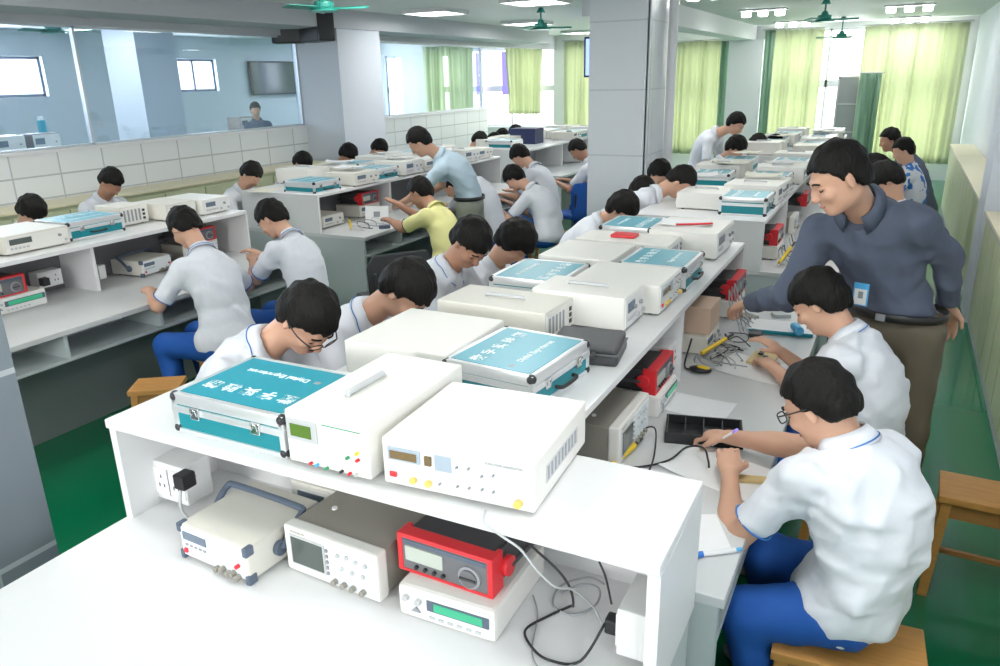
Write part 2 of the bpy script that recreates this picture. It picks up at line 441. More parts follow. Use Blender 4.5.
    # hands
    for sgn, el, wr, curl, grip in ((-1, elL, wrL, curlL, gripL), (1, elR, wrR, curlR, gripR)):
        d = nrm(wr-el)
        if grip is not None: d = nrm(np.asarray(grip, float))
        side = np.cross(d, V3(0, 0, 1)); side = nrm(side) if np.linalg.norm(side) > .15 else rgt
        pn = np.cross(side, d)                       # back of the hand (up)
        if pn[2] < 0: pn = -pn
        side = np.cross(d, pn)                       # points to the hand's right
        th = -side*sgn                               # thumb is on the inner side, palm down
        pc = wr+d*.045
        F.ell(pc, np.stack([side, d, pn], 1), (.040*s, .052*s, .018*s), .014)
        if fingers:
            ln = [.068, .078, .073, .058]
            for q in range(4):
                off = (q-1.5)*.0195
                a = wr+d*.083+(-th*off)*1.0-pn*.002
                c0 = curl*(.9+.12*q); d1 = d*math.cos(c0*.6)-pn*math.sin(c0*.6); d2 = d*math.cos(c0*1.5)-pn*math.sin(c0*1.5); d3 = d*math.cos(c0*2.2)-pn*math.sin(c0*2.2)
                l = ln[q]*s; b = a+d1*l*.45; c = b+d2*l*.32; e = c+d3*l*.25
                F.cone(a-d*.02, b, .0095*s, .0088*s, .004); F.cone(b, c, .0088*s, .0082*s, .003); F.cone(c, e, .0082*s, .007*s, .003)
            a = wr+d*.025+th*.028; b = a+nrm(th*.7+d*.75-pn*.35)*.038*s; c = b+nrm(d*.9+th*.15-pn*.45*(.5+curl))*.032*s
            F.cone(a, b, .014*s, .0105*s, .008); F.cone(b, c, .0105*s, .0085*s, .003)
        else:
            F.ell(wr+d*.105-pn*.012*curl*2, np.stack([side, d, pn], 1), (.036*s, .042*s, .014*s), .01)
    if legs:
        for a, k_, ft in ((hpL, kneeL, footL), (hpR, kneeR, footR)):
            F.cone(a, k_, .075*s, .05*s, .03); F.cone(k_, ft, .048*s, .033*s, .02)
    # head
    F.ell(hp(0, -.012, .028), Hd, (.074*s, .093*s, .088*s), .01)
    F.ell(hp(0, .022, -.045), Hd, (.060*s, .066*s, .072*s), .03)
    F.ell(hp(0, .060, -.093), Hd, (.028*s, .024*s, .020*s), .03)
    for q in (-1, 1):
        F.ell(hp(q*.036, .066, -.028), Hd, (.026*s, .02*s, .02*s), .02)
        e = hp(q*.074, -.008, -.012); Re = frame(f_*.35+r_*q*.75, u_)
        F.ell(e, frame(r_*q+f_*-.45, u_), (.017*s, .009*s, .031*s), .006)
        F.ell(hp(q*.031, .094, .004), Hd, (.017*s, .014*s, .011*s), .012, op='cut')
    F.cone(hp(0, .079, .012), hp(0, .104, -.030), .010*s, .0125*s, .01)
    F.ell(hp(0, .098, -.036), Hd, (.018*s, .012*s, .009*s), .008)
    F.ell(hp(0, .084, -.060), Hd, (.022*s, .010*s, .006*s), .006); F.ell(hp(0, .082, -.071), Hd, (.019*s, .010*s, .006*s), .006)
    F.cone(hp(-.028, .082, .020), hp(.028, .082, .020), .010*s, .010*s, .014)
    body = F.mesh('body', skin, rt, 2)
    # ---------------- hair
    hs = res if res < .008 else min(res, .010)
    G = Field(head-.17*s, head+.17*s, hs)
    thick = {'crop': .011, 'short': .009, 'fringe': .015, 'long': .022, 'buzz': .006, 'mop': .015}.get(hair, .012)
    G.ell(hp(0, -.014, .030), Hd, ((.076+thick)*s, (.094+thick)*s, (.092+thick)*s), .01)
    G.ell(hp(0, -.055, -.02), Hd, ((.064+thick*.8)*s, (.05+thick*.5)*s, (.07+thick*.6)*s), .03)
    X, Y, Z = G.ax[0][:, None, None]-head[0], G.ax[1][None, :, None]-head[1], G.ax[2][None, None, :]-head[2]
    lx = (X*r_[0]+Y*r_[1]+Z*r_[2])/s; ly = (X*f_[0]+Y*f_[1]+Z*f_[2])/s; lz = (X*u_[0]+Y*u_[1]+Z*u_[2])/s
    fr = {'crop': .060, 'short': .064, 'fringe': .040, 'long': .040, 'buzz': .066, 'mop': .030}.get(hair, .06)
    side_z = {'crop': .004, 'short': .004, 'fringe': .004, 'long': -.045, 'buzz': .012, 'mop': -.012}.get(hair, 0)
    nape = {'crop': -.075, 'short': -.062, 'fringe': -.072, 'long': -.105, 'buzz': -.058, 'mop': -.09}.get(hair, -.075)
    rs = np.random.RandomState(seed)
    jag = .0035*np.sin(lx*190+seed)+.003*np.sin(lx*410+2*seed)+.003*np.sin(ly*330)
    line = np.interp(ly, [-.06, -.028, -.018, .012, .030, .055, .075], [nape, nape+.02, side_z, side_z-.006, side_z+.03, fr-.008, fr])
    cutd = (line+jag-lz)*.85
    G.g = np.maximum(G.g, cutd.astype(np.float32))
    tuft = np.sin(lx*120+seed+2*np.sin(lz*40))*.0022+np.sin(ly*95+lx*60+seed*2)*.002+np.sin(lz*110+ly*50)*.0018
    G.g += (tuft*s).astype(np.float32)
    hr = G.mesh('hair', 'hair', rt, 1)
    # ---------------- shirt
    T = Field(lo, hi, res)
    inf = .026 if not tuck else .022
    for i, p in enumerate(pts):
        t = i/7; R = Rp if t < .3 else Rc
        if i == 7:
            T.ell(p-spd*.02, R, (W[i]+.022, D[i]+.022, .05), .04); continue
        T.ell(p, R, (W[i]+inf*(1.15 if i < 3 and not tuck else 1), D[i]+inf, .085), .05)
    lowend = hip+(-spd*.05 if lean < .5 else -spd*.03)
    if not tuck: T.ell(hip-V3(0, 0, .0), Rp, ((.165)*s*bulk, .125*s*bulk, .10), .05)
    T.cone(shL, shR, .050*s, .050*s, .05)
    T.cone(chest-spd*.05, chest+(neck1-chest)*.32, .086*s, .063*s, .035)
    ends = []
    for sh, el, wr in ((shL, elL, wrL), (shR, elR, wrR)):
        if sleeves == 'short':
            e = sh+(el-sh)*slv; T.cone(sh, e+(el-sh)*.12, .060*s, .057*s, .035); ends.append((e, nrm(el-sh), .068*s))
        else:
            T.cone(sh, el, .062*s, .054*s, .035); T.cone(el, wr-nrm(wr-el)*.0, .056*s, .038*s, .03); ends.append((wr-nrm(wr-el)*.015, nrm(wr-el), .036*s))
    folds(T, .0075 if res < .01 else .004, seed)
    if res < .008: folds(T, .0022, seed+9, 2.0)
    for e, d, r in ends: T.plane_cut(e, d, .12 if sleeves == 'short' else .075)
    T.plane_cut(chest+(neck1-chest)*.26+f_*0, nrm(neck1-neck0)*.8+Rc[:, 1]*.35, .10)
    if not tuck:
        # hem
        hemc = hip-V3(0, 0, .075)
        T.plane_cut(hemc, (0, 0, -1), .30)
    else:
        T.plane_cut(hip+V3(0, 0, .065), (0, 0, -1), .26)
    sh_o = T.mesh('shirt', shirt, rt, 1 if res < .008 else 2)
    # trims
    if collar:
        nd = nrm(neck1-neck0); cc = chest+(neck1-chest)*collar_up; Rn = frame(Rc[:, 1]-nd*nd.dot(Rc[:, 1]), nd)
        cb = bmesh.new(); N = 28; rows = []
        for j, (rr, hz) in enumerate(((.060, .026), (.066, .034), (.080, .012), (.091, -.012), (.087, -.014))):
            row = []
            for q in range(N+1):
                a = (q/N)*(2*PI-.80)+.40+PI/2        # open at the front
                opn = max(0, math.cos(a-PI/2)); r2 = rr+(.020*opn**3 if j > 2 else 0); x = math.cos(a)*r2*1.02*s; y = math.sin(a)*r2*.98*s
                z = (hz-(.030 if j < 3 else .052)*opn)*s
                row.append(cb.verts.new(tuple(cc+Rn@V3(x, y+.006, z))))
            rows.append(row)
        for j in range(4):
            for q in range(N): cb.faces.new((rows[j][q], rows[j][q+1], rows[j+1][q+1], rows[j+1][q]))
        bmesh.ops.recalc_face_normals(cb, faces=cb.faces[:])
        me = bpy.data.meshes.new('collar'); cb.to_mesh(me); cb.free(); me.materials.append(M[shirt])
        for p in me.polygons: p.use_smooth = True
        co = link(bpy.data.objects.new('collar', me), rt)
        md = co.modifiers.new('t', 'SOLIDIFY'); md.thickness = .003
        if piping and res < .0085:
            mb = MB(); pl = []
            for q in range(0, N+1, 2):
                a = (q/N)*(2*PI-.80)+.40+PI/2; opn = max(0, math.cos(a-PI/2)); rr = .0885+.019*opn**3
                pl.append(tuple(cc+Rn@V3(math.cos(a)*rr*1.02*s, math.sin(a)*rr*.98*s+.006, (-.004-.048*opn)*s)))
            mb.tube(pl, .0022, 6); mb.build('collar_piping', piping, co, True)
    if piping and sleeves == 'short' and res < .012:
        for e, d, r in ends:
            Rn = frame(d, V3(.3, .2, 1)); ring = [tuple(e-d*.004+(Rn[:, 0]*math.cos(a)+Rn[:, 2]*math.sin(a))*(.0595*s)) for a in np.linspace(0, 2*PI, 15)]
            mb = MB(); mb.tube(ring, .0032, 6); mb.build('sleeve_piping', piping, sh_o, True)
    # ---------------- trousers
    if legs:
        B = Field(lo, hi, max(res, .009))
        B.ell(hip-V3(0, 0, .01), Rp, (.158*s*bulk, .118*s*bulk, .10 if not tuck else .11), .04)
        for a, k_, ft in ((hpL, kneeL, footL), (hpR, kneeR, footR)):
            B.cone(a, k_, .095*s, .072*s, .04); B.cone(k_, ft+V3(0, 0, .0), .070*s, .058*s, .03)
        folds(B, .004, seed+5)
        for k_, ft in ((kneeL, footL), (kneeR, footR)): B.plane_cut(ft+V3(0, 0, -.01), nrm(ft-k_), .10)
        if tuck: B.plane_cut(hip+V3(0, 0, .085), (0, 0, 1), .25)
        B.mesh('trousers', trousers, rt, 2)
        for ft in (footL, footR):
            mb = MB(); c = V3(ft[0], ft[1], 0)
            bmv = []
            mb.sph((0, 0, 0), 1, 16, (.045*s, .125*s, .038)); mb.sph((0, -.05*s, .02), 1, 16, (.04*s, .06*s, .05))
            o = mb.build('shoe', shoes, rt, True); o.location = tuple(c+f0*.06+V3(0, 0, .038)); o.rotation_euler = (0, 0, math.atan2(f0[1], f0[0])-PI/2)
    if belt:
        hc = hip+V3(0, 0, .060)
        ring = []
        mb = MB(); N = 32; bm = mb.bm; rows = []
        for (dr, dz) in ((0, -.017), (.004, -.015), (.004, .015), (0, .017)):
            rows.append([bm.verts.new(tuple(hc+Rp[:, 0]*math.cos(a)*(.170*s*bulk+dr)+Rp[:, 1]*math.sin(a)*(.134*s*bulk+dr)+V3(0, 0, dz))) for a in np.linspace(0, 2*PI, N, endpoint=False)])
        for j in range(3):
            for q in range(N): bm.faces.new((rows[j][q], rows[j][(q+1) % N], rows[j+1][(q+1) % N], rows[j+1][q]))
        be = mb.build('belt', 'leather', rt, True)
        mb = MB(); p = hc+Rp[:, 1]*(.139*s*bulk); mb.box(-.02, .02, -.004, .004, -.016, .016, .002)
        o = mb.build('buckle', 'chrome', be); o.location = tuple(p); o.rotation_euler = (0, 0, math.atan2(f0[1], f0[0])-PI/2)
    if res < .0085:
        # eyes and brows
        for q in (-1, 1):
            mb = MB(); mb.sph((0, 0, 0), .0120*s, 12); o = mb.build('eyelid', skin, rt, True); o.location = tuple(hp(q*.031, .0715, .001))
            mb = MB(); mb.tube([tuple(hp(q*.019, .0785, -.0045)), tuple(hp(q*.026, .0825, -.0062)), tuple(hp(q*.034, .0828, -.0064)), tuple(hp(q*.043, .0775, -.0040))], .0019*s, 6); mb.build('eyelashes', 'hair', rt, True)
            mb = MB(); mb.tube([tuple(hp(q*.014, .093, .0225)), tuple(hp(q*.030, .0925, .0275)), tuple(hp(q*.048, .080, .021))], .0032*s, 6); mb.build('eyebrow', 'hair', rt, True)
            mb = MB(); mb.tube([tuple(hp(q*.016, .083, .003)), tuple(hp(q*.031, .0845, .0055)), tuple(hp(q*.046, .077, .001))], .0038*s, 6); mb.build('eye_crease', skin, rt, True)
        mb = MB(); mb.tube([tuple(hp(-.020, .088, -.0655)), tuple(hp(0, .0945, -.0645)), tuple(hp(.020, .088, -.0655))], .0032*s, 6); mb.build('lips', 'lip', rt, True)
    if glasses:
        g = root('glasses', (0, 0, 0)); g.parent = rt
        g2 = MB()
        for q in (-1, 1):
            ring = []
            for a in np.linspace(0, 2*PI, 17):
                ca, sa = math.cos(a), math.sin(a)
                x = q*.034+.025*np.sign(ca)*abs(ca)**.6; z = .002+.016*np.sign(sa)*abs(sa)**.6
                ring.append(tuple(hp(x, .111-abs(x)*.16, z)))
            g2.tube(ring, .0020*s, 6, smooth=False)
            g2.tube([tuple(hp(q*.060, .100, .010)), tuple(hp(q*.082, .05, .008)), tuple(hp(q*.084, -.01, .004))], .0024*s, 6)
        g2.tube([tuple(hp(-.009, .110, .004)), tuple(hp(0, .114, .006)), tuple(hp(.009, .110, .004))], .002*s, 6)
        g2.build('glasses_frame', 'black', g, True)
    return rt
# ------------------------------------------------------------------ instruments; local frame: base centre at origin, front faces -Y
def shell(t, W, D, H, m='ivory', name='casing', bev=.006, feet=True):
    mb = MB(); mb.box(-W/2, W/2, -D/2, D/2, .008 if feet else 0, H, bev, 2)
    o = mb.build(name, m, t)
    if feet:
        for x in (-1, 1):
            for y in (-1, 1):
                f = MB(); f.cyl((x*(W/2-.03), y*(D/2-.04), .004), .011, .008, seg=10); f.build('foot', 'black', t)
    return o
def part(t, name, m, x0, x1, y0, y1, z0, z1, bev=0, rot=None):
    mb = MB(); mb.box(x0, x1, y0, y1, z0, z1, bev, 2, rot); return mb.build(name, m, t)
def knob(t, x, y, z, r, d, m, name='knob', seg=14):
    mb = MB(); mb.cyl((x, y-d/2, z), r, d, 'Y', seg, bev=min(r, d)*.2); return mb.build(name, m, t, 'auto')
def strap_handle(t, x0, x1, y, z, m='lgrey', w=.012):
    mb = MB(); mb.tube([(x0, y, z), (x0+.015, y, z+.010), ((x0+x1)/2, y, z+.013), (x1-.015, y, z+.010), (x1, y, z)], w*.6, 8)
    return mb.build('carry_handle', m, t, True)
def function_generator(label, loc, rz, W=.385, D=.37, H=.128, group=None, detail=True):
    t = root('function_generator', loc, rz, label, 'instrument', group)
    shell(t, W, D, H); f = -D/2
    part(t, 'front_panel', 'white_pl', -W/2+.006, W/2-.006, f-.004, f+.002, .014, H-.006, .002)
    part(t, 'display_bezel', 'panel_grey', -W/2+.02, -W/2+.105, f-.008, f-.004, H*.60, H*.86, .001)
    part(t, 'display', 'lcd_amber', -W/2+.026, -W/2+.097, f-.0095, f-.007, H*.64, H*.80)
    part(t, 'range_display', 'lcd_amber', -W/2+.118, -W/2+.134, f-.0095, f-.004, H*.62, H*.80)
    part(t, 'blue_panel', 'panel_grey', -W/2+.143, -W/2+.185, f-.0055, f-.004, H*.55, H*.86)
    if detail:
        part(t, 'power_button', 'red', -W/2+.022, -W/2+.040, f-.010, f-.004, H*.26, H*.36, .002)
        for x in (.085, .125): knob(t, -W/2+x, f-.004, H*.26, .0085, .010, 'yknob', 'socket_ring')
        knob(t, W/2-.035, f-.004, H*.24, .0095, .014, 'yknob', 'output_socket')
        for x, z in ((.155, .3), (.20, .32), (.20, .70), (.23, .72), (.23, .34), (.262, .36), (.262, .62), (.29, .68), (.29, .36)):
            knob(t, -W/2+x, f-.004, H*z, .0030, .007, 'mgrey', 'selector_knob', 10)
    textmesh('model_lettering', 'FUNCTION GENERATOR', .008, 'mgrey', t, (W/2-.07, f-.0048, H*.88), (PI/2, 0, 0), .0003)
    # side grille with vents and recessed handle
    g = part(t, 'side_recess', 'lgrey', W/2-.001, W/2+.0012, -D*.30, D*.30, H*.35, H*.70, 0)
    for k in range(9):
        part(g, 'vent_slot', 'mgrey', W/2+.0010, W/2+.0020, -D*.28+k*D*.065, -D*.28+k*D*.065+.010, H*.40, H*.66)
    return t
def power_supply(label, loc, rz, W=.255, D=.45, H=.15, group=None):
    t = root('power_supply', loc, rz, label, 'instrument', group)
    shell(t, W, D, H); f = -D/2
    part(t, 'front_panel', 'panel_green', -W/2+.006, W/2-.006, f-.004, f+.002, .014, H-.008, .002)
    b = part(t, 'display_bezel', 'lgrey', -W/2+.010, -W/2+.105, f-.009, f-.004, H*.50, H*.88, .003)
    part(t, 'display', 'lcd_green', -W/2+.024, -W/2+.088, f-.011, f-.008, H*.58, H*.80)
    part(t, 'accent_strip', 'green_pl', -W/2+.12, W/2-.02, f-.0048, f-.004, H*.865, H*.88)
    for x, z, m in ((.235-.255/2-.01, .40, 'red'), (.215-.255/2-.02, .40, 'green_pl'), (.235-.255/2-.01, .52, 'yellow'), (-.05, .13, 'red'), (-.03, .13, 'sky'), (0, .11, 'green_pl'), (.045, .12, 'black'), (.07, .12, 'red'), (.09, .13, 'lgrey')):
        knob(t, x, f-.004, H*z, .0042, .010, m, 'terminal', 10)
    for r in range(3):
        for c in range(4): part(t, 'key', 'white_pl', .0+c*.018, .012+c*.018, f-.0065, f-.004, H*(.60+r*.085), H*(.655+r*.085))
    mb = MB(); mb.tube([(-W*.1, -.10, H), (-W*.1, -.095, H+.010), (-W*.1, .055, H+.010), (-W*.1, .06, H)], .008, 8, smooth=False); mb.build('carry_handle', 'lgrey', t, True)
    return t
def bench_instrument(label, loc, rz, W=.34, D=.38, H=.12, m='ivory', group=None, disp='lcd_blue', handle=False, slots=False, knobs=4, top_handle_dir='X'):
    """plain ivory laboratory box with a display, keys and knobs on its front"""
    t = root('bench_instrument', loc, rz, label, 'instrument', group)
    shell(t, W, D, H, m); f = -D/2
    part(t, 'front_panel', 'white_pl' if m == 'ivory' else 'ivory', -W/2+.008, W/2-.008, f-.004, f+.002, .014, H-.010, .002)
    if slots:
        for k in range(5): part(t, 'vent_slot', 'mgrey', -W/2+.02+k*.03, -W/2+.034+k*.03, f-.0055, f-.003, .03, H-.025)
        for z in (.3, .5, .7): part(t, 'socket', 'black', W/2-.05, W/2-.03, f-.006, f-.003, H*z-.008, H*z+.008)
    else:
        part(t, 'display', disp, -W/2+.03, -W/2+.03+W*.33, f-.0065, f-.003, H*.52, H*.80)
        for k in range(5): part(t, 'key', 'lgrey', -W/2+.03+k*.024, -W/2+.044+k*.024, f-.008, f-.003, H*.28, H*.38)
        for k in range(knobs): knob(t, W/2-.03-k*.036, f-.004, H*(.30+.3*(k % 2)), .009, .012, ('lgrey', 'mgrey')[k % 2])
    if handle:
        if top_handle_dir == 'X': pts = [(-.07, 0, H), (-.068, 0, H+.010), (.068, 0, H+.010), (.07, 0, H)]
        else: pts = [(0, -.08, H), (0, -.078, H+.010), (0, .078, H+.010), (0, .08, H)]
        mb = MB(); mb.tube(pts, .007, 8, smooth=False); mb.build('carry_handle', 'lgrey', t, True)
    return t
def trainer_case(label, loc, rz, W=.40, D=.32, H=.12, group=None, text=True, textrot=PI, pale=True, detail=True):
    """aluminium-edged teal carrying case; the latches and handle are on the front"""
    t = root('carrying_case', loc, rz, label, 'case', group)
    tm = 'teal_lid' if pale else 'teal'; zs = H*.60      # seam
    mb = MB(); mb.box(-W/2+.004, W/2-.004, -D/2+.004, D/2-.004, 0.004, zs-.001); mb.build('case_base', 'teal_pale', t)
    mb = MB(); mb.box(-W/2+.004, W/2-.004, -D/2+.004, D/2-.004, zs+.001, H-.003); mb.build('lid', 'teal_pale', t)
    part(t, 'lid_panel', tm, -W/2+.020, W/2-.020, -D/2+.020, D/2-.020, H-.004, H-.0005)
    # aluminium extrusions
    mb = MB(); e = .020
    for z0, z1 in ((H-.034, H),):
        for y in (-1, 1): mb.box(-W/2, W/2, min(y*D/2, y*(D/2-e)), max(y*D/2, y*(D/2-e)), z0, z1, .006)
        for x in (-1, 1): mb.box(min(x*W/2, x*(W/2-e)), max(x*W/2, x*(W/2-e)), -D/2+e*.5, D/2-e*.5, z0, z1, .006)
    mb.build('lid_edge', 'alu', t, 'auto')
    mb = MB()
    for z0, z1 in ((zs-.010, zs+.010),):
        for y in (-1, 1): mb.box(-W/2, W/2, y*(D/2-.003)-.004, y*(D/2-.003)+.004, z0, z1, .002)
        for x in (-1, 1): mb.box(x*(W/2-.003)-.004, x*(W/2-.003)+.004, -D/2, D/2, z0, z1, .002)
    mb.build('seam_strip', 'alu', t)
    mb = MB()
    for y in (-1, 1): mb.box(-W/2, W/2, y*(D/2-.003)-.004, y*(D/2-.003)+.004, 0, .014, .002)
    for x in (-1, 1): mb.box(x*(W/2-.003)-.004, x*(W/2-.003)+.004, -D/2, D/2, 0, .014, .002)
    for x in (-1, 1):
        for y in (-1, 1): mb.box(x*(W/2-.009)-.009, x*(W/2-.009)+.009, y*(D/2-.009)-.009, y*(D/2-.009)+.009, .002, H-.004, .003)
    mb.build('base_edge', 'alu', t)
    if detail:
        for x in (-1, 1):
            for y in (-1, 1):
                for z in (.012, H-.013):
                    mb = MB(); mb.sph((x*(W/2-.010), y*(D/2-.010), z), .0155, 12); mb.build('corner_cap', 'corner', t, True)
        for x in (-W*.27, W*.27):
            o = part(t, 'latch', 'chrome', x-.016, x+.016, -D/2-.007, -D/2+.001, zs-.018, zs+.014, .002)
            mb = MB(); mb.tube([(x-.010, -D/2-.008, zs-.006), (x-.008, -D/2-.012, zs+.012), (x+.008, -D/2-.012, zs+.012), (x+.010, -D/2-.008, zs-.006)], .0018, 6); mb.build('latch_loop', 'chrome', o, True)
        mb = MB(); mb.tube([(-.055, -D/2-.004, zs-.030), (-.052, -D/2-.020, zs-.030), (-.03, -D/2-.024, zs-.032), (.03, -D/2-.024, zs-.032), (.052, -D/2-.020, zs-.030), (.055, -D/2-.004, zs-.030)], .0065, 8)
        if pale: mb.build('carry_handle', 'black', t, True)
        else: mb.bm.free()
    if text:
        tz = H-.0004
        c, s_ = math.cos(textrot), math.sin(textrot)
        def P(x, y): return (x*c-y*s_, x*s_+y*c, tz)
        k = W/.40
        sgn = 1 if textrot == 0 else -1
        textmesh('lettering', '数 字 实 验 箱', .052*k, 'letter', t, P(-.002, .062), (0, 0, textrot), .0004, bold=.0012)
        textmesh('small_lettering', 'Digital Experiment', .030*k, 'letter', t, P(0.01, -.060), (0, 0, textrot), .0004, bold=.0010)
        part(t, 'emblem', 'mgrey', *sorted((P(-.135, 0)[0]-.010, P(-.135, 0)[0]+.010)), P(0, -.060)[1]-.008, P(0, -.060)[1]+.008, tz-.0005, tz+.0005)
    return t
def bench_multimeter(label, loc, rz, W=.26, D=.27, H=.095, group=None, tilt=0):
    """black bench meter with a red bumper frame, dial and grey display"""
    t = root('bench_multimeter', loc, rz, label, 'multimeter', group)
    mb = MB(); mb.prism([(-D/2+.02, 0), (D/2, .008), (D/2, H-.012), (-D/2+.02, H-.002)], -W/2+.012, W/2-.012, 'YZ', .006); mb.build('casing', 'char', t)
    f = -D/2
    mb = MB()
    mb.box(-W/2, W/2, f, f+.040, H-.010, H+.002, .004); mb.box(-W/2, W/2, f, f+.035, 0, .008, .003)
    for x in (-1, 1): mb.box(x*(W/2-.007)-.008, x*(W/2-.007)+.008, f, f+.055, 0, H+.001, .005)
    mb.build('bumper_frame', 'red', t)
    part(t, 'front_panel', 'dgrey', -W/2+.012, W/2-.012, f+.003, f+.012, .006, H-.008, .002)
    part(t, 'name_strip', 'slate', -W/2+.016, W/2-.02, f+.001, f+.005, H*.76, H*.87)
    part(t, 'display', 'lcd_grey', -W/2+.024, -W/2+.024+W*.40, f-.001, f+.004, H*.34, H*.72)
    mb = MB(); mb.cyl((W*.27, f, H*.40), .030, .008, 'Y', 28); d = mb.build('dial', 'mgrey', t, 'auto')
    mb = MB(); mb.cyl((W*.27, f-.005, H*.40), .023, .008, 'Y', 28); mb.build('dial_knob', 'dgrey', d, 'auto')
    part(d, 'pointer', 'char', W*.27-.022, W*.27+.022, f-.014, f-.008, H*.40-.003, H*.40+.003, .001)
    for k in range(4): knob(t, -W/2+.055+k*.026, f+.003, H*.20, .0055, .008, 'black', 'terminal', 10)
    for x in (-1, 1):
        mb = MB(); mb.cyl((x*(W/2+.008), -.075, H*.55), .026, .016, 'X', 18, bev=.003); o = mb.build('hinge_cap', 'red', t, 'auto')
    mb = MB(); mb.tube([(-W/2-.012, -.07, H*.55), (-W/2-.014, .04, H*.50), (-W/2-.010, D/2+.010, H*.40), (0, D/2+.02, H*.38), (W/2+.010, D/2+.010, H*.40), (W/2+.014, .04, H*.50), (W/2+.012, -.07, H*.55)], .007, 8)
    mb.build('carry_handle', 'char', t, True)
    return t
def frequency_counter(label, loc, rz, W=.27, D=.30, H=.085, group=None):
    t = root('digital_counter', loc, rz, label, 'instrument', group)
    shell(t, W, D, H, 'ivory', bev=.012, feet=False); f = -D/2
    part(t, 'front_panel', 'white_pl', -W/2+.010, W/2-.010, f-.003, f+.002, .010, H-.010, .003)
    b = part(t, 'display_bezel', 'slate', -W/2+.085, W/2-.014, f-.006, f-.003, H*.46, H*.78)
    part(t, 'display', 'lcd_lit', -W/2+.105, W/2-.030, f-.0075, f-.005, H*.50, H*.74)
    knob(t, -W/2+.028, f-.003, H*.70, .008, .012, 'lgrey', 'input_socket'); knob(t, -W/2+.062, f-.003, H*.66, .008, .012, 'lgrey', 'input_socket')
    mb = MB(); mb.prism([(-W/2+.040, H*.30), (-W/2+.055, H*.48), (-W/2+.068, H*.30)], f-.008, f-.003, 'XZ', .001); mb.build('power_button', 'mgrey', t)
    for k in range(6): part(t, 'key', 'lgrey', -W/2+.09+k*.025, -W/2+.104+k*.025, f-.006, f-.003, H*.20, H*.28)
    return t
def oscilloscope(label, loc, rz, W=.31, D=.30, H=.14, group=None, top='taupe'):
    t = root('oscilloscope', loc, rz, label, 'oscilloscope', group)
    mb = MB(); mb.box(-W/2+.006, W/2-.006, -D/2+.03, D/2, .008, H-.004, .006); mb.build('casing', top, t)
    f = -D/2
    mb = MB(); mb.box(-W/2, W/2, f, f+.040, .004, H, .008); mb.build('front_bezel', 'ivory', t)
    part(t, 'front_panel', 'panel_blue', -W/2+.155, W/2-.012, f-.003, f+.001, .014, H-.014, .002)
    part(t, 'screen_bezel', 'lgrey', -W/2+.022, -W/2+.142, f-.003, f+.001, .030, H-.022, .003)
    part(t, 'screen', 'crt', -W/2+.028, -W/2+.136, f-.005, f-.002, .036, H-.028, .001)
    for k in range(5): part(t, 'menu_key', 'mgrey', -W/2+.146, -W/2+.153, f-.005, f, .035+k*.017, .043+k*.017)
    for x, z in ((.19, .75), (.22, .78), (.25, .75), (.28, .74), (.20, .5), (.235, .5), (.27, .5)): knob(t, -W/2+x, f-.003, H*z, .006, .007, 'lgrey')
    for x in (.175, .205, .235, .268): knob(t, -W/2+x, f-.003, H*.18, .008, .014, 'taupe', 'input_socket')
    textmesh('lettering', 'OSCILLOSCOPE', .007, 'taupe', t, (-W/2+.05, f-.0006, H-.014), (PI/2, 0, 0), .0003)
    mb = MB(); mb.cyl((-W*.28, -D*.05, H-.002), .008, .006, seg=12); mb.build('top_button', 'white_pl', t)
    return t
def handled_generator(label, loc, rz, W=.26, D=.27, H=.105, group=None):
    """ivory signal generator with a big swing handle and dark corner bumpers"""
    t = root('signal_generator', loc, rz, label, 'instrument', group)
    shell(t, W, D, H, 'ivory_old', feet=True); f = -D/2
    part(t, 'front_panel', 'panel_blue', -W/2+.006, W/2-.006, f-.004, f+.002, .014, H-.006, .002)
    part(t, 'display', 'lcd_blue', -W/2+.018, -W/2+.110, f-.007, f-.003, H*.62, H*.84, .001)
    part(t, 'power_button', 'red', -W/2+.018, -W/2+.030, f-.010, f-.004, H*.24, H*.36, .001)
    for k in range(5): part(t, 'key', 'mgrey', -W/2+.024+k*.018, -W/2+.034+k*.018, f-.0065, f-.003, H*.45, H*.50)
    for x in (.150, .172, .194, .212, .23): knob(t, -W/2+x, f-.004, H*(.16 if int(x*1000) % 4 else .22), .0085, .016, 'taupe', 'output_socket')
    knob(t, W/2-.032, f-.004, H*.48, .006, .012, 'red', 'trim_knob', 10)
    for x in (-1, 1):
        for z in (.012, H-.012):
            part(t, 'corner_bumper', 'slate', x*(W/2)-.012 if x > 0 else -W/2-.004, W/2+.004 if x > 0 else -W/2+.012, f-.007, f+.022, z-.012, z+.015, .004)
    for x in (-1, 1):
        mb = MB(); mb.cyl((x*(W/2+.007), -.03, H*.5), .022, .014, 'X', 18, bev=.003); mb.build('handle_pivot', 'slate', t, 'auto')
    mb = MB(); x = W/2+.016
    mb.tube([(-x, -.03, H*.5), (-x, .02, H*.95), (-x, .052, H*1.14), (-x+.03, .060, H*1.20), (x-.03, .060, H*1.20), (x, .052, H*1.14), (x, .02, H*.95), (x, -.03, H*.5)], .0095, 8)
    mb.build('swing_handle', 'slate', t, True)
    return t
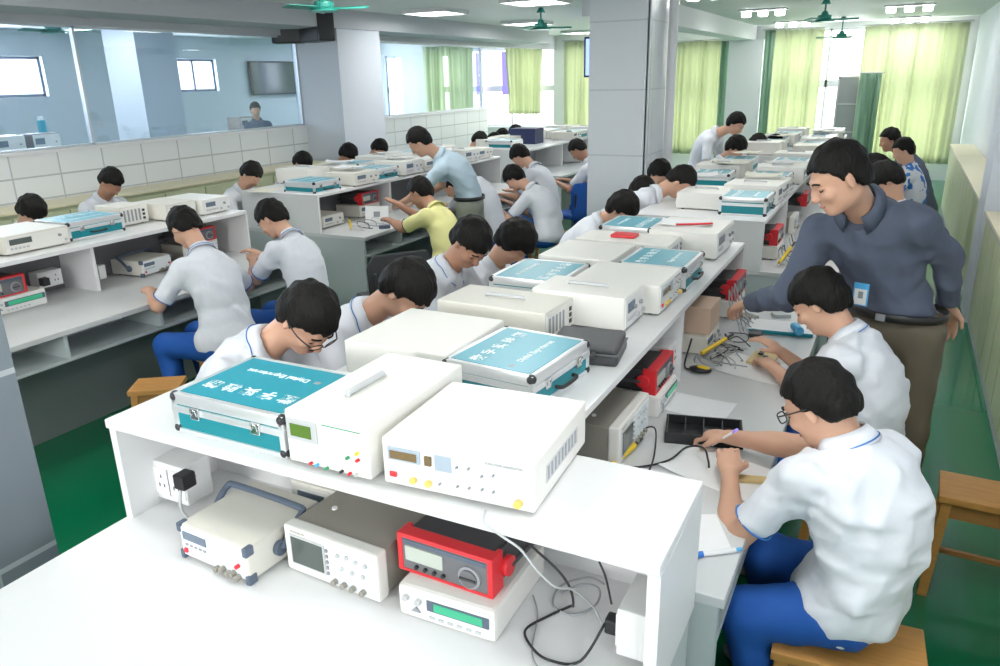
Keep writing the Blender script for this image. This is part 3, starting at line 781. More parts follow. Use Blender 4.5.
def small_meter_case(label, loc, rz, W=.26, D=.27, H=.07):
    t = root('instrument_pouch', loc, rz, label, 'case')
    mb = MB(); mb.box(-W/2, W/2, -D/2, D/2, 0, H*.55, .016, 3); mb.build('pouch_base', 'char', t, 'auto')
    mb = MB(); mb.box(-W/2+.004, W/2-.004, -D/2+.004, D/2-.004, H*.55, H, .016, 3); mb.build('pouch_lid', 'pouch', t, 'auto')
    part(t, 'zipper', 'dgrey', -W/2-.002, W/2+.002, -D/2-.002, D/2+.002, H*.52, H*.58, .004)
    mb = MB(); mb.tube([(-.04, -D/2+.0, H*.6), (-.035, -D/2-.022, H*.62), (.035, -D/2-.022, H*.62), (.04, -D/2, H*.6)], .009, 8); mb.build('carry_handle', 'char', t, True)
    return t
def stool(label, loc, rz, h=.45, W=.36, D=.27, group='wooden stools', full=True):
    t = root('wooden_stool', loc, rz, label, 'stool', group)
    mb = MB(); mb.box(-W/2, W/2, -D/2, D/2, h-.028, h, .004); mb.build('seat', 'wood', t)
    mb = MB()
    for y in (-1, 1): mb.box(-W/2+.03, W/2-.03, y*(D/2-.028)-.01, y*(D/2-.028)+.01, h-.095, h-.028)
    for x in (-1, 1): mb.box(x*(W/2-.028)-.01, x*(W/2-.028)+.01, -D/2+.03, D/2-.03, h-.095, h-.028)
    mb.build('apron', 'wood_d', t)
    for x in (-1, 1):
        for y in (-1, 1):
            mb = MB(); r = mb.box(-.018, .018, -.018, .018, 0, h-.028, .002)
            for v in mb.bm.verts:
                k = (h-.028-v.co.z)*.07; v.co.x += x*(W/2-.03)+x*k; v.co.y += y*(D/2-.03)+y*k*.6
            mb.build('leg', 'wood', t)
    mb = MB()
    for x in (-1, 1): mb.box(x*(W/2-.012)-.009, x*(W/2-.012)+.009, -D/2+.03, D/2-.03, .14, .17)
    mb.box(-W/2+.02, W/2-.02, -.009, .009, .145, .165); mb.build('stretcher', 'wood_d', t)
    return t
def cable(label, pts, r=.0035, m='black', group=None, name='cable'):
    mb = MB(); mb.tube(pts, r, 7); o = mb.build(name, m, None, True); return tag(o, label, 'cable', group)
def sheet(label, x, y, z, rz, w=.21, d=.297, m='paper', group=None, curl=.0, cat='paper', name='paper_sheet', n=1):
    """one sheet (or a slim stack) with slightly lifted corners"""
    mb = MB(); bm = mb.bm; N = 6; h = .0012*n
    top = [[bm.verts.new((-w/2+w*i/N, -d/2+d*j/N, h+curl*(abs(i/N-.5)*2)**3*(abs(j/N-.5)*2)**2)) for j in range(N+1)] for i in range(N+1)]
    bot = [[bm.verts.new((v.co.x, v.co.y, v.co.z-h)) for v in row] for row in top]
    for i in range(N):
        for j in range(N):
            bm.faces.new((top[i][j], top[i+1][j], top[i+1][j+1], top[i][j+1])); bm.faces.new((bot[i][j], bot[i][j+1], bot[i+1][j+1], bot[i+1][j]))
    for i in range(N):
        bm.faces.new((top[i][0], bot[i][0], bot[i+1][0], top[i+1][0])); bm.faces.new((top[i+1][N], bot[i+1][N], bot[i][N], top[i][N]))
        bm.faces.new((top[0][i+1], bot[0][i+1], bot[0][i], top[0][i])); bm.faces.new((top[N][i], bot[N][i], bot[N][i+1], top[N][i+1]))
    o = mb.build(name, m); o.location = (x, y, z+.0005); o.rotation_euler = (0, 0, rz)
    return tag(o, label, cat, group)
def probe(label, p0, p1, group=None, tail=None):
    """yellow soldering iron style handle from p0 (tip end) to p1 with a black neck"""
    t = root('yellow_probe', p0, 0, label, 'tool', group)
    d = Vector(p1)-Vector(p0); L = d.length; u = d.normalized()
    mb = MB(); mb.tube([(0, 0, 0), tuple(u*L*.10)], .004, 8, False); mb.build('tip', 'chrome', t, True)
    mb = MB(); mb.tube([tuple(u*L*.10), tuple(u*L*.14), tuple(u*L*.5), tuple(u*L*.78)], .0105, 10); mb.build('grip', 'yellow', t, True)
    mb = MB(); mb.tube([tuple(u*L*.78), tuple(u*L*.9), tuple(u*L)], .007, 8); mb.build('neck', 'black', t, True)
    return t
def socket_box(label, loc, rz, W=.19, D=.09, H=.12, plug=None):
    t = root('socket_box', loc, rz, label, 'power socket', 'bench power sockets')
    part(t, 'housing', 'white_pl', -W/2, W/2, -D/2, D/2, 0, H, .004)
    for x in (-W*.22, W*.22):
        o = part(t, 'socket_plate', 'paper', x-.035, x+.035, -D/2-.004, -D/2, H*.15, H*.85, .003)
        for dx, dz in ((0, .018), (-.01, -.012), (.01, -.012)): part(o, 'slot', 'dgrey', x+dx-.003, x+dx+.003, -D/2-.005, -D/2-.0035, H*.5+dz-.006, H*.5+dz+.006)
    return t
def plug(label, loc, rz, s=1.0):
    t = root('power_plug', loc, rz, label, 'plug')
    part(t, 'plug_body', 'black', -.022*s, .022*s, -.05*s, 0, -.024*s, .024*s, .006)
    for x in (-.01, .01): part(t, 'prong', 'chrome', x*s-.002, x*s+.002, 0, .008, -.004, .004)
    return t
# ------------------------------------------------------------------ camera
cam = bpy.data.cameras.new('camera'); co = bpy.data.objects.new('camera', cam); COL.objects.link(co)
_R = np.array([[0.89100627, 0.45347601, -0.02161801], [-0.12617889, 0.29310035, 0.94771888], [0.43610402, -0.84169572, 0.31837335]])
mw = Matrix([list(_R[:, i]) + [0] for i in range(3)] + [[0, 0, 0, 1]]); mw.translation = Vector((0, 0, 2.0))
co.matrix_world = mw; cam.sensor_fit = 'HORIZONTAL'; cam.sensor_width = 36; cam.lens = 761*36/1000; cam.clip_start = .05; cam.clip_end = 200
SC.camera = co
_V = SC.view_settings; _V.view_transform = 'Standard'; _V.look = 'None'; _V.gamma = 1; _V.use_curve_mapping = False
# ------------------------------------------------------------------ room shell
H = 2.84; XL, XR, YN, YF = -7.0, .98, -2.2, 16.5; XO = -12.0
fl = bpy.data.materials.new('green_floor'); fl.use_nodes = True
b = fl.node_tree.nodes['Principled BSDF']; b.inputs['Base Color'].default_value = (.003, .17, .07, 1); b.inputs['Roughness'].default_value = .18; b.inputs['Coat Weight'].default_value = .3
_n = fl.node_tree.nodes.new('ShaderNodeTexNoise'); _n.inputs['Scale'].default_value = 3
_r = fl.node_tree.nodes.new('ShaderNodeMapRange'); _r.inputs['To Min'].default_value = .10; _r.inputs['To Max'].default_value = .26
fl.node_tree.links.new(_n.outputs['Fac'], _r.inputs['Value']); fl.node_tree.links.new(_r.outputs['Result'], b.inputs['Roughness'])
M['floor'] = fl
structure('floor', MB().box(XO-.2, XR+.3, YN-.2, YF+.2, -.1, 0), 'floor')
structure('ceiling', MB().box(XO-.2, XR+.3, YN-.2, YF+.2, H, H+.1), 'ceil')
def wall_with_openings(name, axis, pos, thick, a0, a1, holes, m, z1=H):
    """axis X: wall in the plane x=pos running along y; holes (b0,b1,z0,z1)"""
    mb = MB(); cuts = sorted(holes); cur = a0
    def bx(p, q, z0_, z1_):
        if q-p < 1e-4 or z1_-z0_ < 1e-4: return
        if axis == 'X': mb.box(min(pos, pos+thick), max(pos, pos+thick), p, q, z0_, z1_)
        else: mb.box(p, q, min(pos, pos+thick), max(pos, pos+thick), z0_, z1_)
    for (h0, h1, z0, zz) in cuts:
        bx(cur, h0, 0, z1); bx(h0, h1, 0, z0); bx(h0, h1, zz, z1); cur = h1
    bx(cur, a1, 0, z1)
    return structure(name, mb, m)
wins_far = [(-11.6, -11.1, .9, 2.55), (-10.3, -7.05, .9, 2.62), (-6.7, -5.0, .75, 2.6), (-4.35, -3.15, .5, 2.55), (-2.48, .74, .35, 2.74)]
wall_with_openings('wall_far', 'Y', YF, .2, XO-.2, XR+.3, wins_far, 'wall')
wins_right = [(-1.4, .4, 1.25, 2.4)]
wall_with_openings('wall_right', 'X', XR, .2, YN-.2, YF+.2, wins_right, 'wall_cool')
fill_wins_near = [(-3.0, -1.4, 1.2, 2.4)]  # unseen opening added behind the camera to brighten the near end
wall_with_openings('wall_near', 'Y', YN, -.2, XO-.2, XR+.3, fill_wins_near, 'wall')
wins_out = [(1.2, 4.2, 1.87, 2.46), (5.4, 7.95, 1.87, 2.46), (10.3, 11.45, 1.87, 2.45), (14.6, 15.9, 1.2, 2.4)]
wall_with_openings('wall_left', 'X', XO, -.2, YN-.2, YF+.2, wins_out, 'wall_cool')
# partition between the two rooms: tiled dado, glass above
M['dado'] = tile_mat('dado_tiles', (.84, .87, .87), (.52, .55, .55), .46, .205, .008, .3, 'X')
DZ = 1.43; GT = 2.55
structure('wall_partition', MB().box(XL-.12, XL, YN, 13.2, 0, DZ), 'dado')
structure('trim_1', MB().box(XL-.14, XL+.02, YN, 13.2, DZ, DZ+.025), 'pipe')
structure('wall_partition_header', MB().box(XL-.12, XL, YN, YF, GT, H), 'beam')
# glass
gm = bpy.data.materials.new('window_glass'); gm.use_nodes = True; nt = gm.node_tree; nt.nodes.clear()
_o = nt.nodes.new('ShaderNodeOutputMaterial'); _t = nt.nodes.new('ShaderNodeBsdfTransparent'); _g = nt.nodes.new('ShaderNodeBsdfGlossy'); _m = nt.nodes.new('ShaderNodeMixShader')
_f = nt.nodes.new('ShaderNodeValue'); _f.outputs[0].default_value = .07
_t.inputs['Color'].default_value = (.84, .91, 1.0, 1); _g.inputs['Roughness'].default_value = .02
nt.links.new(_f.outputs[0], _m.inputs[0]); nt.links.new(_t.outputs[0], _m.inputs[1]); nt.links.new(_g.outputs[0], _m.inputs[2]); nt.links.new(_m.outputs[0], _o.inputs[0])
M['glass'] = gm
gi = [0]
def window(kind, pos, a0, a1, z0, z1, mull=(), rails=(), fm='alum_frame', fw=.04, glass=True, th=.05):
    gi[0] += 1
    t = root('window_%d' % gi[0], (0, 0, 0)); t['kind'] = 'structure'
    def bx(mb, p, q, u, v, d=th):
        if kind == 'X': mb.box(pos-d/2, pos+d/2, p, q, u, v)
        else: mb.box(p, q, pos-d/2, pos+d/2, u, v)
    mb = MB(); bx(mb, a0, a1, z0, z0+fw); bx(mb, a0, a1, z1-fw, z1); bx(mb, a0, a0+fw, z0, z1); bx(mb, a1-fw, a1, z0, z1)
    for m_ in mull: bx(mb, m_-fw/2, m_+fw/2, z0, z1)
    for r_ in rails: bx(mb, a0, a1, r_-fw*1.6, r_+fw*1.6)
    mb.build('window_frame', fm, t)
    if glass:
        mb = MB(); bx(mb, a0+fw, a1-fw, z0+fw, z1-fw, .006); mb.build('window_pane', 'glass', t)
    return t
for a, b_, c, d in wins_far: window('Y', YF+.1, a, b_, c, d, [(a+b_)/2] if b_-a < 2 else [a+(b_-a)/3, a+2*(b_-a)/3], [1.75], glass=False)
for a, b_, c, d in wins_right: window('X', XR+.1, a, b_, c, d, [(a+b_)/2], [], glass=False)
for a, b_, c, d in fill_wins_near: window('Y', YN-.1, a, b_, c, d, [(a+b_)/2], glass=False)  # window of the added, unseen opening behind the camera
for a, b_, c, d in wins_out: window('X', XO-.1, a, b_, c, d, [(a*.45+b_*.55)], glass=False, fm='slate')
window('X', XL-.06, YN, 8.1, DZ+.025, GT, [5.02], [], fw=.022)
window('X', XL-.06, 9.0, 13.1, DZ+.025, GT, [], [], fw=.03)
# columns and beams
M['coltile'] = tile_mat('column_tiles', (.78, .81, .84), (.62, .65, .68), .9, .62, .008, .28, 'XY')
M['darktile'] = tile_mat('dark_column_tiles', (.22, .25, .28), (.48, .51, .54), .62, .60, .010, .25, 'XY')
structure('wall_column_centre', MB().box(-2.79, -2.2, 7.4, 8.05, 0, H), 'coltile')
structure('trim_2', MB().box(-2.215, -2.185, 7.40, 7.44, 0, H), 'alum_frame')
mb = MB(); mb.cyl((-2.14, 8.02, H/2), .045, H, seg=16); structure('trim_3', mb, 'pipe')
structure('wall_column_left', MB().box(XL-.12, -6.38, 8.1, 9.0, 0, H), 'wall_cool')
structure('wall_column_near', MB().box(-2.86, -2.28, .58, 1.23, 0, H), 'darktile')
structure('wall_column_right', MB().box(.66, XR, 7.05, 7.55, 0, H), 'wall_cool')
structure('wall_column_right_near', MB().box(.80, XR, .9, 1.5, 0, H), 'wall_cool')
structure('wall_beam_left', MB().box(-6.98, -6.35, YN, 14.6, 2.62, H), 'beam')
structure('wall_beam_centre', MB().box(-3.10, -2.75, 8.0, YF, 2.58, H), 'wall')
structure('wall_pier_far', MB().box(-3.2, -2.55, YF-.35, YF, 0, 2.58), 'wall')
structure('wall_column_outer', MB().box(-9.4, -8.8, 7.1, 7.72, 0, H), 'wall_cool')
# ------------------------------------------------------------------ curtains
cm = bpy.data.materials.new('green_curtain_cloth'); cm.use_nodes = True; nt = cm.node_tree; nt.nodes.clear()
_o = nt.nodes.new('ShaderNodeOutputMaterial'); _d = nt.nodes.new('ShaderNodeBsdfDiffuse'); _t = nt.nodes.new('ShaderNodeBsdfTranslucent'); _m = nt.nodes.new('ShaderNodeMixShader')
_d.inputs['Color'].default_value = (.55, .60, .46, 1); _t.inputs['Color'].default_value = (.62, .67, .48, 1); _m.inputs[0].default_value = .45
nt.links.new(_d.outputs[0], _m.inputs[1]); nt.links.new(_t.outputs[0], _m.inputs[2]); nt.links.new(_m.outputs[0], _o.inputs[0]); M['curtain'] = cm
cm2 = cm.copy(); M['curtain_d'] = cm2; cm2.node_tree.nodes['Diffuse BSDF'].inputs[0].default_value = (.36, .52, .42, 1); cm2.node_tree.nodes['Translucent BSDF'].inputs[0].default_value = (.32, .46, .35, 1)
def curtain(label, axis, pos, a0, a1, z0, z1, folds_=12, amp=.045, m='curtain', gather=None, name='curtain', seed=0):
    rs = np.random.RandomState(seed+3)
    t = root(name, ((a0+a1)/2, pos, 0) if axis == 'Y' else (pos, (a0+a1)/2, 0), 0, label, 'curtain', 'green window curtains')
    mb = MB(); bm = mb.bm; N = folds_*8; R = 14; w = a1-a0; ph = rs.rand(folds_+2)*1.2
    rows = []
    for j in range(R+1):
        tz = j/R; z = z0+(z1-z0)*tz; row = []
        for i in range(N+1):
            u = i/N; f_ = u*folds_
            f_ += .35*math.sin(5.1*u*folds_/3+seed)+.2*math.sin(11*u+seed*2); off = amp*(.7+.45*math.sin(3.3*f_/2+seed))*math.sin(2*PI*f_+.5*math.sin(3*tz+u*9))*(1.0-.35*tz)+.02*math.sin(9*u+5*tz)
            a = -w/2+w*u
            if gather: a = a*(1-gather*(1-tz)**1.5)
            row.append(bm.verts.new((a, off, z) if axis == 'Y' else (off, a, z)))
        rows.append(row)
    for j in range(R):
        for i in range(N): bm.faces.new((rows[j][i], rows[j][i+1], rows[j+1][i+1], rows[j+1][i]))
    c = mb.build('curtain_cloth', m, t, True); md = c.modifiers.new('t', 'SOLIDIFY'); md.thickness = .002
    mb = MB()
    if axis == 'Y': mb.cyl((0, .0, z1+.015), .014, w+.1, 'X', 10)
    else: mb.cyl((0, 0, z1+.015), .014, w+.1, 'Y', 10)
    mb.build('curtain_rail', 'lgrey', t, True)
    return t
curtain('wide pale green curtain at the right end of the far wall', 'Y', YF-.16, -.82, .84, .32, 2.74, 14, .05, seed=1)
curtain('darker green gathered curtain edge right beside the grey shutter', 'Y', YF-.28, -.80, -.44, .30, 1.92, 4, .04, 'curtain_d', seed=2)
curtain('pale green curtain between the far pier and the bright uncovered glass', 'Y', YF-.16, -2.40, -1.50, .3, 2.74, 8, .05, seed=3)
curtain('short pale curtain with ruffled hem right of the central column', 'Y', YF-.2, -4.34, -3.3, .40, 2.60, 9, .05, seed=4)
curtain('narrow darker green curtain edge right of the ruffled short curtain', 'Y', YF-.26, -3.36, -3.14, .34, 2.58, 3, .04, 'curtain_d', seed=5)
curtain('narrow dark green curtain edge against the right side of the far pier', 'Y', YF-.28, -2.54, -2.36, .3, 2.74, 2, .04, 'curtain_d', seed=6)
curtain('long green curtain hanging just left of the central column by the lit screen', 'Y', YF-.2, -6.72, -5.9, .35, 2.7, 8, .05, seed=7)
curtain('broad yellow green curtain seen through the partition glass, leftmost of all curtains', 'Y', YF-.2, -10.35, -9.0, .8, 2.72, 12, .05, seed=8)
curtain('loose green curtain seen through the partition glass, right of the violet film', 'Y', YF-.2, -8.15, -7.25, 1.2, 2.72, 7, .06, seed=9, gather=.15)
# shutter in the far window
t = root('window_shutter', (-.95, YF-.06, .34), 0, 'grey ribbed shutter panel low in the far window between two curtains', 'shutter')
mb = MB(); mb.box(-.23, .23, -.02, .02, 0, 1.54); mb.build('shutter_panel', 'mgrey', t)
mb = MB()
for z in (0, .51, 1.02, 1.51): mb.box(-.23, .23, -.032, -.02, z, z+.03)
for x in (-.23, .20): mb.box(x, x+.03, -.032, -.02, 0, 1.54)
mb.build('shutter_frame', 'lgrey', t)

for (x0, x1) in ((-9.0, -8.82), (-8.32, -8.06)):
    o = MB().box(x0, x1, YF-.05, YF-.04, 1.62, 2.55).build('window_film', 'violet'); tag(o, 'violet tinted film on the outer room window, %s of the bare pane' % ('left' if x0 < -8.9 else 'right'), 'window film')
# ------------------------------------------------------------------ light
def area(name, loc, rot, sx, sy, e, col=(1, 1, 1)):
    l = bpy.data.lights.new(name, 'AREA'); l.shape = 'RECTANGLE'; l.size = sx; l.size_y = sy; l.energy = e; l.color = col
    o = bpy.data.objects.new(name, l); COL.objects.link(o); o.location = loc; o.rotation_euler = rot; return o
w = bpy.data.worlds.new('world'); SC.world = w; w.use_nodes = True; nt = w.node_tree
sky = nt.nodes.new('ShaderNodeTexSky'); sky.sky_type = 'NISHITA'; sky.sun_disc = False; sky.sun_elevation = .8; sky.altitude = 100; sky.dust_density = 4
bg = nt.nodes['Background']; mx = nt.nodes.new('ShaderNodeMix'); mx.data_type = 'RGBA'; mx.inputs[0].default_value = .85
nt.links.new(sky.outputs[0], mx.inputs[6]); mx.inputs[7].default_value = (.95, 1, 1, 1); nt.links.new(mx.outputs[2], bg.inputs[0]); bg.inputs[1].default_value = WORLD
for a, b_, c, d in wins_far: area('daylight_far', ((a+b_)/2, YF+.3, (c+d)/2), (-PI/2, 0, 0), b_-a, d-c, 26*(b_-a)*(d-c)*DAY)
for a, b_, c, d in wins_right: area('daylight_right', (XR+.3, (a+b_)/2, (c+d)/2), (0, PI/2, 0), d-c, b_-a, 20*(b_-a)*(d-c))
for a, b_, c, d in fill_wins_near: area('fill_near', ((a+b_)/2, YN-.3, (c+d)/2), (PI/2, 0, 0), b_-a, d-c, 46*(b_-a)*(d-c), (1, .985, .96))  # added fill from behind the camera, lifts the near table and front faces
for a, b_, c, d in wins_out: area('daylight_outer', (XO-.3, (a+b_)/2, (c+d)/2), (0, -PI/2, 0), d-c, b_-a, 100*(b_-a)*(d-c)*DAY)
def ceiling_light(x, y, label, W=.62, L_=.62, group='ceiling lights'):
    t = root('ceiling_light', (x, y, H), 0, label, 'ceiling light', group)
    mb = MB()
    for s_ in (-1, 1):
        mb.box(s_*W/2-.012, s_*W/2+.012, -L_/2, L_/2, -.05, 0); mb.box(-W/2, W/2, s_*L_/2-.012, s_*L_/2+.012, -.05, 0)
    mb.build('frame', 'white_pl', t)
    part(t, 'reflector', 'pipe', -W/2, W/2, -L_/2, L_/2, -.012, -.002)
    for k in (-1, 0, 1): part(t, 'tube', 'lamp', k*W*.32-.045, k*W*.32+.045, -L_/2+.03, L_/2-.03, -.038, -.014, .008)
    area('tube_light', (x, y, H-.07), (0, 0, 0), W*.9, L_*.9, TUBE, (1, .99, .97))
LG3 = [(-.11, 9.3), (-.11, 12.9), (-.11, 15.9), (-1.97, 9.0), (-1.97, 12.2), (-1.97, 15.5)]
LG = [(-.12, 1.6), (-.12, 5.4), (-2.25, 1.2), (-2.25, 4.6),
      (-4.0, 1.5), (-4.0, 5.4), (-5.55, 9.1), (-5.6, 3.0), (-5.55, 11.9), (-5.9, 15.2), (-3.9, 8.6), (-3.9, 13.5)]
def spot_light(x, y):
    t = root('ceiling_light', (x, y, H), 0, 'row of three small square lamps in the ceiling over the right benches', 'ceiling light', 'three lamp ceiling fittings')
    part(t, 'housing', 'lgrey', -.32, .32, -.16, .16, -.02, 0, .004)
    for k in (-1, 0, 1): part(t, 'lamp', 'lamp', k*.23-.062, k*.23+.062, -.06, .06, -.095, -.018, .02)
    area('square_lamp_light', (x, y, H-.12), (0, 0, 0), .6, .28, TUBE, (1, .99, .97))
for x, y in LG3: spot_light(x, y)
for x, y in LG: ceiling_light(x, y, 'white three tube ceiling light of the main room', group='main room ceiling lights')
for x, y in ((-8.9, 6.4), (-8.95, 8.65), (-8.3, 4.2), (-8.3, 12.8), (-10.6, 13.2), (-10.2, 3.0)): ceiling_light(x, y, 'white ceiling light of the outer room beyond the glass', group='outer room ceiling lights')
def ceiling_fan(x, y, z, rz, label):
    t = root('ceiling_fan', (x, y, z), rz, label, 'ceiling fan', None)
    mb = MB(); mb.cyl((0, 0, (H-z)/2+.04), .012, H-z-.08, seg=12); mb.cyl((0, 0, H-z-.03), .06, .06, seg=20, r2=.03); mb.build('down_rod', 'fan_green', t, 'auto')
    mb = MB(); mb.cyl((0, 0, .03), .085, .05, seg=28, bev=.01); mb.cyl((0, 0, .075), .05, .05, seg=24, r2=.03); mb.cyl((0, 0, -.01), .14, .03, seg=28, r2=.085); mb.build('motor', 'fan_green', t, 'auto')
    for k in range(3):
        a = k*2*PI/3; mb = MB()
        mb.box(.10, .40, -.05, .055, -.004, .004, .003, rot=(.2, 0, 0)); mb.box(.06, .14, -.02, .02, -.004, .006)
        bmesh.ops.rotate(mb.bm, cent=(0, 0, 0), matrix=Matrix.Rotation(a, 3, 'Z'), verts=mb.bm.verts[:]); mb.build('blade', 'fan_green', t, 'auto')
ceiling_fan(-4.6, 5.7, 2.6, .3, 'green ceiling fan above the middle bench, next to the speaker')
ceiling_fan(-4.35, 9.75, 2.6, .5, 'green ceiling fan over the third bench of the left row, before the beam end')
ceiling_fan(-1.04, 11.1, 2.6, .1, 'green ceiling fan on a rod above the far teal equipment, nearest on the right')
ceiling_fan(-1.10, 14.9, 2.52, 1.2, 'lowest and farthest green ceiling fan before the bright window')
ceiling_fan(-8.6, 5.9, 2.6, .6, 'green ceiling fan in the outer room behind the glass')
# ------------------------------------------------------------------ laboratory benches
SH, DK = 1.08, .75
def bench(cx, y0, y1, label, mat_='laminate', divs=2, inset=0, group=None, full=True):
    """double sided bench; the raised shelf runs down its middle"""
    t = root('laboratory_bench', (cx, (y0+y1)/2, 0), 0, label, 'bench', group)
    L = y1-y0; h = L/2; w = .905; sw = .44
    def p(name, m, *a, bev=0): return part(t, name, m, *a, bev)
    p('desktop', 'laminate_desk', -w, w, -h, h, DK-.03, DK, bev=.003)
    p('shelf_board', mat_, -sw, sw, -h, h, SH-.025, SH, bev=.003)
    for s_ in (-1, 1): p('shelf_end_panel', mat_, -sw, sw, s_*h-.012 if s_ > 0 else -h, h if s_ > 0 else -h+.024, DK, SH-.025)
    p('back_panel', 'dgrey' if inset else 'mgrey', -.01, .01, -h+.024, h-.024, DK, SH-.025)  # dark grey paints in the shade under the shelf
    for k in range(1, divs+1):
        y = -h+L*k/(divs+1)
        for s_ in (-1, 1): p('shelf_divider', mat_, min(s_*.01, s_*(sw-inset)), max(s_*.01, s_*(sw-inset)), y-.012, y+.012, DK, SH-.025)
    m2 = 'laminate_grey'
    for s_ in (-1, 1):
        p('end_panel', m2, -w+.015, w-.015, s_*h-.03 if s_ > 0 else -h+.002, h-.002 if s_ > 0 else -h+.03, .0, DK-.03)
        # open storage tray under the desk edge
        x0, x1 = (w-.40, w-.02) if s_ > 0 else (-w+.02, -w+.40)
        p('storage_tray', m2, x0, x1, -h+.03, h-.03, .565, .585)
        p('tray_back', m2, *( (x0, x0+.018) if s_ > 0 else (x1-.018, x1)), -h+.03, h-.03, .585, DK-.03)
        n = 2*(divs+1)
        for k in range(1, n):
            y = -h+L*k/n
            p('tray_divider', m2, x0, x1, y-.01, y+.01, .585, DK-.03)
        xk = w-.42 if s_ > 0 else -w+.42
        p('modesty_panel', 'panel_dark', xk-.01, xk+.01, -h+.03, h-.03, 0, .565)
    return t
AX, BX = -1.15, -4.81
bench(AX, 1.66, 4.42, 'nearest white double bench crowded with instruments, running from the front end table', divs=1)
bench(AX, 5.12, 8.55, 'second white bench of the right row, behind the gap, near the standing teacher', 'laminate', divs=2)
bench(AX, 9.30, 12.75, 'third and farthest bench of the right row under stacked instruments', 'laminate', divs=2)
bench(BX, .55, 4.28, 'grey white bench at the left edge with open storage shelves', 'laminate', divs=2, inset=.10)
bench(BX, 5.10, 8.55, 'grey white middle bench with exposed end panel and teal case on its corner', 'laminate', divs=2, inset=.05)
bench(BX, 9.40, 12.85, 'far bench of the left row beside the central column', 'laminate', divs=2)
# end table across the head of the first bench
t = root('end_table', (-1.15, .98, 0), 0, 'white front table with a raised shelf facing the viewer', 'table')
x0, x1 = -.815, .836; yb = .66; yf = -.62
part(t, 'tabletop', 'laminate', x0, x1, yf, yb, DK-.03, DK, .003)
part(t, 'shelf_board', 'laminate', x0, x1, .29, yb+.0, SH-.028, SH, .004)
part(t, 'left_panel', 'laminate', x0, x0+.028, .30, yb, DK, SH-.028)
part(t, 'right_panel', 'laminate', x1-.028, x1, .30, yb, DK, SH-.028)
part(t, 'back_panel', 'laminate', x0+.028, x1-.028, yb-.02, yb, DK, SH-.028)
for a, b_ in ((x0+.01, x0+.035), (x1-.035, x1-.01)): part(t, 'side_panel', 'laminate_grey', a, b_, yf+.03, yb-.01, 0, DK-.03)
part(t, 'modesty_panel', 'laminate_grey', x0+.035, x1-.035, -.1, -.08, 0, DK-.03)
# ------------------------------------------------------------------ cabinets along the walls
def cabinet(y0, y1, label):
    t = root('low_cabinet', (.82, (y0+y1)/2, 0), 0, label, 'cabinet', None); h = (y1-y0)/2
    part(t, 'top', 'cream', -.15, .155, -h, h, .90, .925, .003)
    part(t, 'carcass', 'dgrey', -.11, .15, -h, h, .0, .90)
    n = max(2, int(round(2*h/.42)))
    for k in range(n):
        a = -h+2*h*k/n
        part(t, 'door', 'cab_green', -.138, -.112, a+.012, a+2*h/n-.012, .07, .87, .003)
    part(t, 'plinth', 'lgrey', -.135, -.10, -h, h, 0, .06)
    part(t, 'top_rail', 'lgrey', -.145, -.112, -h, h, .875, .90)
cabinet(1.55, 4.2, 'pale green low cabinet with cream top at the right wall, nearest one')
cabinet(4.22, 7.03, 'pale green low cabinet with cream top just before the right wall column')
cabinet(7.57, 11.5, 'pale green low cabinet just beyond the right wall column')
cabinet(11.52, 13.3, 'farthest pale green low cabinet on the right wall, by the curtain')
t = root('low_cabinet', (-6.78, 4.9, 0), 0, 'long low cabinet with cream top under the tiled partition', 'cabinet')
part(t, 'top', 'cream', -.20, .19, -3.2, 3.15, .985, 1.01, .003); part(t, 'carcass', 'cab_green', -.20, .15, -3.18, 3.13, 0, .985)
for k in range(12): part(t, 'door', 'cab_green', .152, .172, -3.15+k*.523, -3.15+k*.523+.50, .08, .95, .003)
# ------------------------------------------------------------------ right hand shelf contents (first bench), fronts to +X
R_, L_ = PI/2, -PI/2
G1 = 'ivory instruments on the nearest bench shelf'
trainer_case('bright teal case with white lettering at the front left shelf corner', (-1.505, 1.465, SH), .0, W=.405, D=.32, H=.118, textrot=PI, pale=False)
power_supply('ivory power supply with green display between teal case and generator', (-1.155, 1.52, SH), .0)
function_generator('large ivory generator with yellow sockets at the front right shelf corner', (-.815, 1.50, SH), .06)
trainer_case('teal case with latches facing right, just behind the large front generator', (-.985, 2.02, SH), R_-.09, W=.37, D=.32, H=.112, textrot=0)
bench_instrument('big plain ivory box behind the power supply, left of the teal case', (-1.34, 2.05, SH), L_, W=.40, D=.385, H=.12)
bench_instrument('ivory instrument with slotted right end and top handle, over the teal case', (-1.27, 2.50, SH), R_-.03, W=.25, D=.46, H=.12, m='ivory_old', slots=True, handle=True, top_handle_dir='Y')
small_meter_case('grey zip pouch lying beside the slotted ivory instrument', (-.87, 2.34, SH), .15, W=.24, D=.20, H=.072)
bench_instrument('ivory instrument with small dark display standing behind the grey pouch', (-1.02, 2.73, SH), R_, W=.24, D=.38, H=.135, handle=True, top_handle_dir='Y')
function_generator('ivory generator facing the right aisle before the flat teal case', (-.955, 3.03, SH), R_, W=.33, D=.37, H=.125)
trainer_case('flat teal case on the left shelf edge behind the slotted instrument', (-1.33, 2.97, SH), L_, W=.37, D=.32, H=.118, textrot=0)
trainer_case('teal case facing the right aisle beside the cleared shelf spot', (-.915, 3.42, SH), R_, W=.36, D=.31, H=.115, textrot=0)
bench_instrument('flat ivory box on the left shelf edge behind the second flat teal case', (-1.28, 3.42, SH), L_, W=.38, D=.36, H=.12)
bench_instrument('ivory instrument under the red folder with black sockets on its end', (-1.20, 3.80, SH), R_, W=.26, D=.50, H=.115, slots=True)
bench_instrument('tall ivory box at the far right end of the nearest shelf', (-.945, 4.12, SH), R_, W=.42, D=.36, H=.14)
